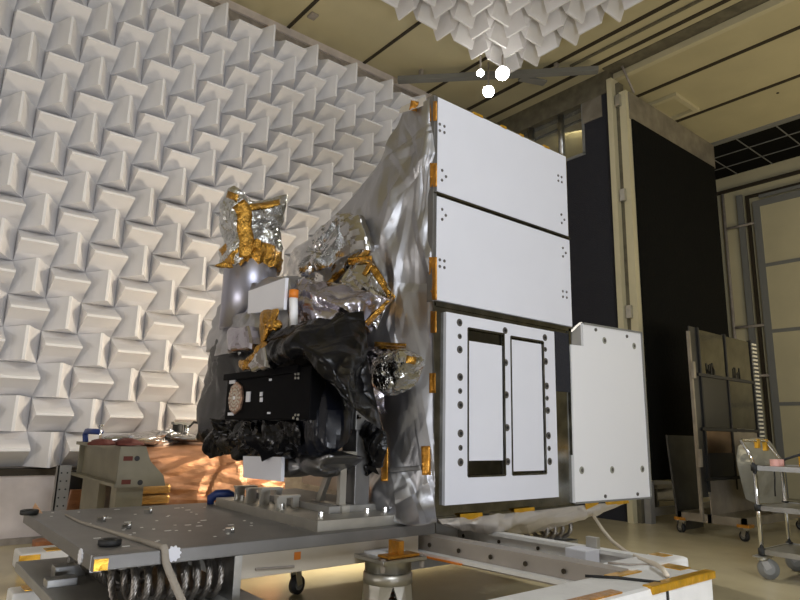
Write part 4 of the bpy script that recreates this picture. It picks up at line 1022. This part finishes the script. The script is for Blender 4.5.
G().box((xl-.20, RY, .40), (xl-.03, RY+.012, zt)).build('side_sheet', 'sheetdark', RK)
G().bar(PY(688, 331, RY), (PY(702, 515, RY).x, RY, .17), .03, .03).build('pole', 'band', RK)
for py in (362, 450): p_ = PY(690+(py-331)*.076, py+8, RY-.02); G().box((p_.x-.03, RY-.05, p_.z-.09), (p_.x+.02, RY-.018, p_.z+.09), .006).build('hinge', 'band', RK)
cs = G()
zc0, zc1 = .95, zt-.04
for k in range(26):
    z = zc1-(zc1-zc0)*k/25; cs.box((xr+.02, RY-.03, z-.016), (xr+.14, RY+.03, z+.006))
cs.build('corrugated_edge', 'corr', RK)
G().box((xl-.02, RY-.014, .22), (xr-.12, RY-.002, zz_[2]-.02)).build('kick_sheet', 'sheetsteel', RK)
bs = G(); bs.box((xl-.05, RY-.35, .14), (xr+.2, RY-.31, .22)); bs.box((xl-.05, RY+.3, .14), (xr+.2, RY+.34, .22)); bs.box((xl-.05, RY-.35, .14), (xl, RY+.34, .22)); bs.box((xr+.15, RY-.35, .14), (xr+.2, RY+.34, .22)); bs.box((xl-.05, RY-.02, .14), (xr+.2, RY+.02, .22)); bs.build('base_frame', 'band', RK)
for x, y in ((xl, RY-.33), (xr+.17, RY-.33), (xl, RY+.32), (xr+.17, RY+.32)): 
    c_ = caster(x, y, .14, .05, RK, 1.2); G().box((x-.06, y-.06, .135), (x+.06, y+.06, .165)).build('tape_strip', 'kapton', c_)
# grey film bag hanging before the lower right of the rack
fs_ = sheet('grey_film_bag', gy([[(738, 446, 3.0), (752, 438, 2.98), (768, 440, 2.98), (776, 450, 2.98)], [(737, 460, 2.98), (752, 460, 2.94), (770, 460, 2.94), (781, 462, 2.97)], [(741, 480, 2.98), (755, 480, 2.93), (773, 480, 2.93), (785, 482, 2.96)], [(746, 499, 3.0), (757, 503, 2.96), (774, 503, 2.96), (786, 503, 2.98)]]), 'greyfilm', None, 30, 30, .03, 4, 5)
tag(fs_, 'large grey plastic sheet hanging over the lower right of the panel rack behind the cart', 'plastic sheet')
a, b, c_, d_ = PY(667, 435, 3.82), PY(696, 436, 3.82), PY(703, 515, 3.66), PY(679, 516, 3.66)
c_.z = d_.z = .0
tag(G().prism([a, b, Vector((c_.x, 3.66, 0)), Vector((d_.x, 3.66, 0))], (0, .02, 0)).build('dark_sheet', 'sheetdark'), 'dark grey metal sheet leaning between the black door and the panel rack', 'metal sheet')
# pale things under the open door
u = PY(663, 500, 4.9)
WT = thing('low_white_trolley', (u.x, 4.9, 0), 'low white covered trolley seen under the open black door', 'trolley')
G().box((u.x-.5, 4.7, .30), (u.x+.35, 5.2, .36), .01).build('deck', 'white_foamwrap', WT)
for x in (u.x-.45, u.x+.3):
    for y in (4.75, 5.15): G().cyl((x, y, 0), (x, y, .30), .02, n=8).build('leg', 'greytrim', WT)
pillow('covered_load', [(651, 500), (652, 492), (660, 490), (668, 484), (678, 486), (681, 500)], 'y', 4.95, .12, .15, 'white_foamwrap', WT, .03, 5, 2, 3, 7, 3)

for o in bpy.data.objects:
    if '_org' in o: del o['_org']
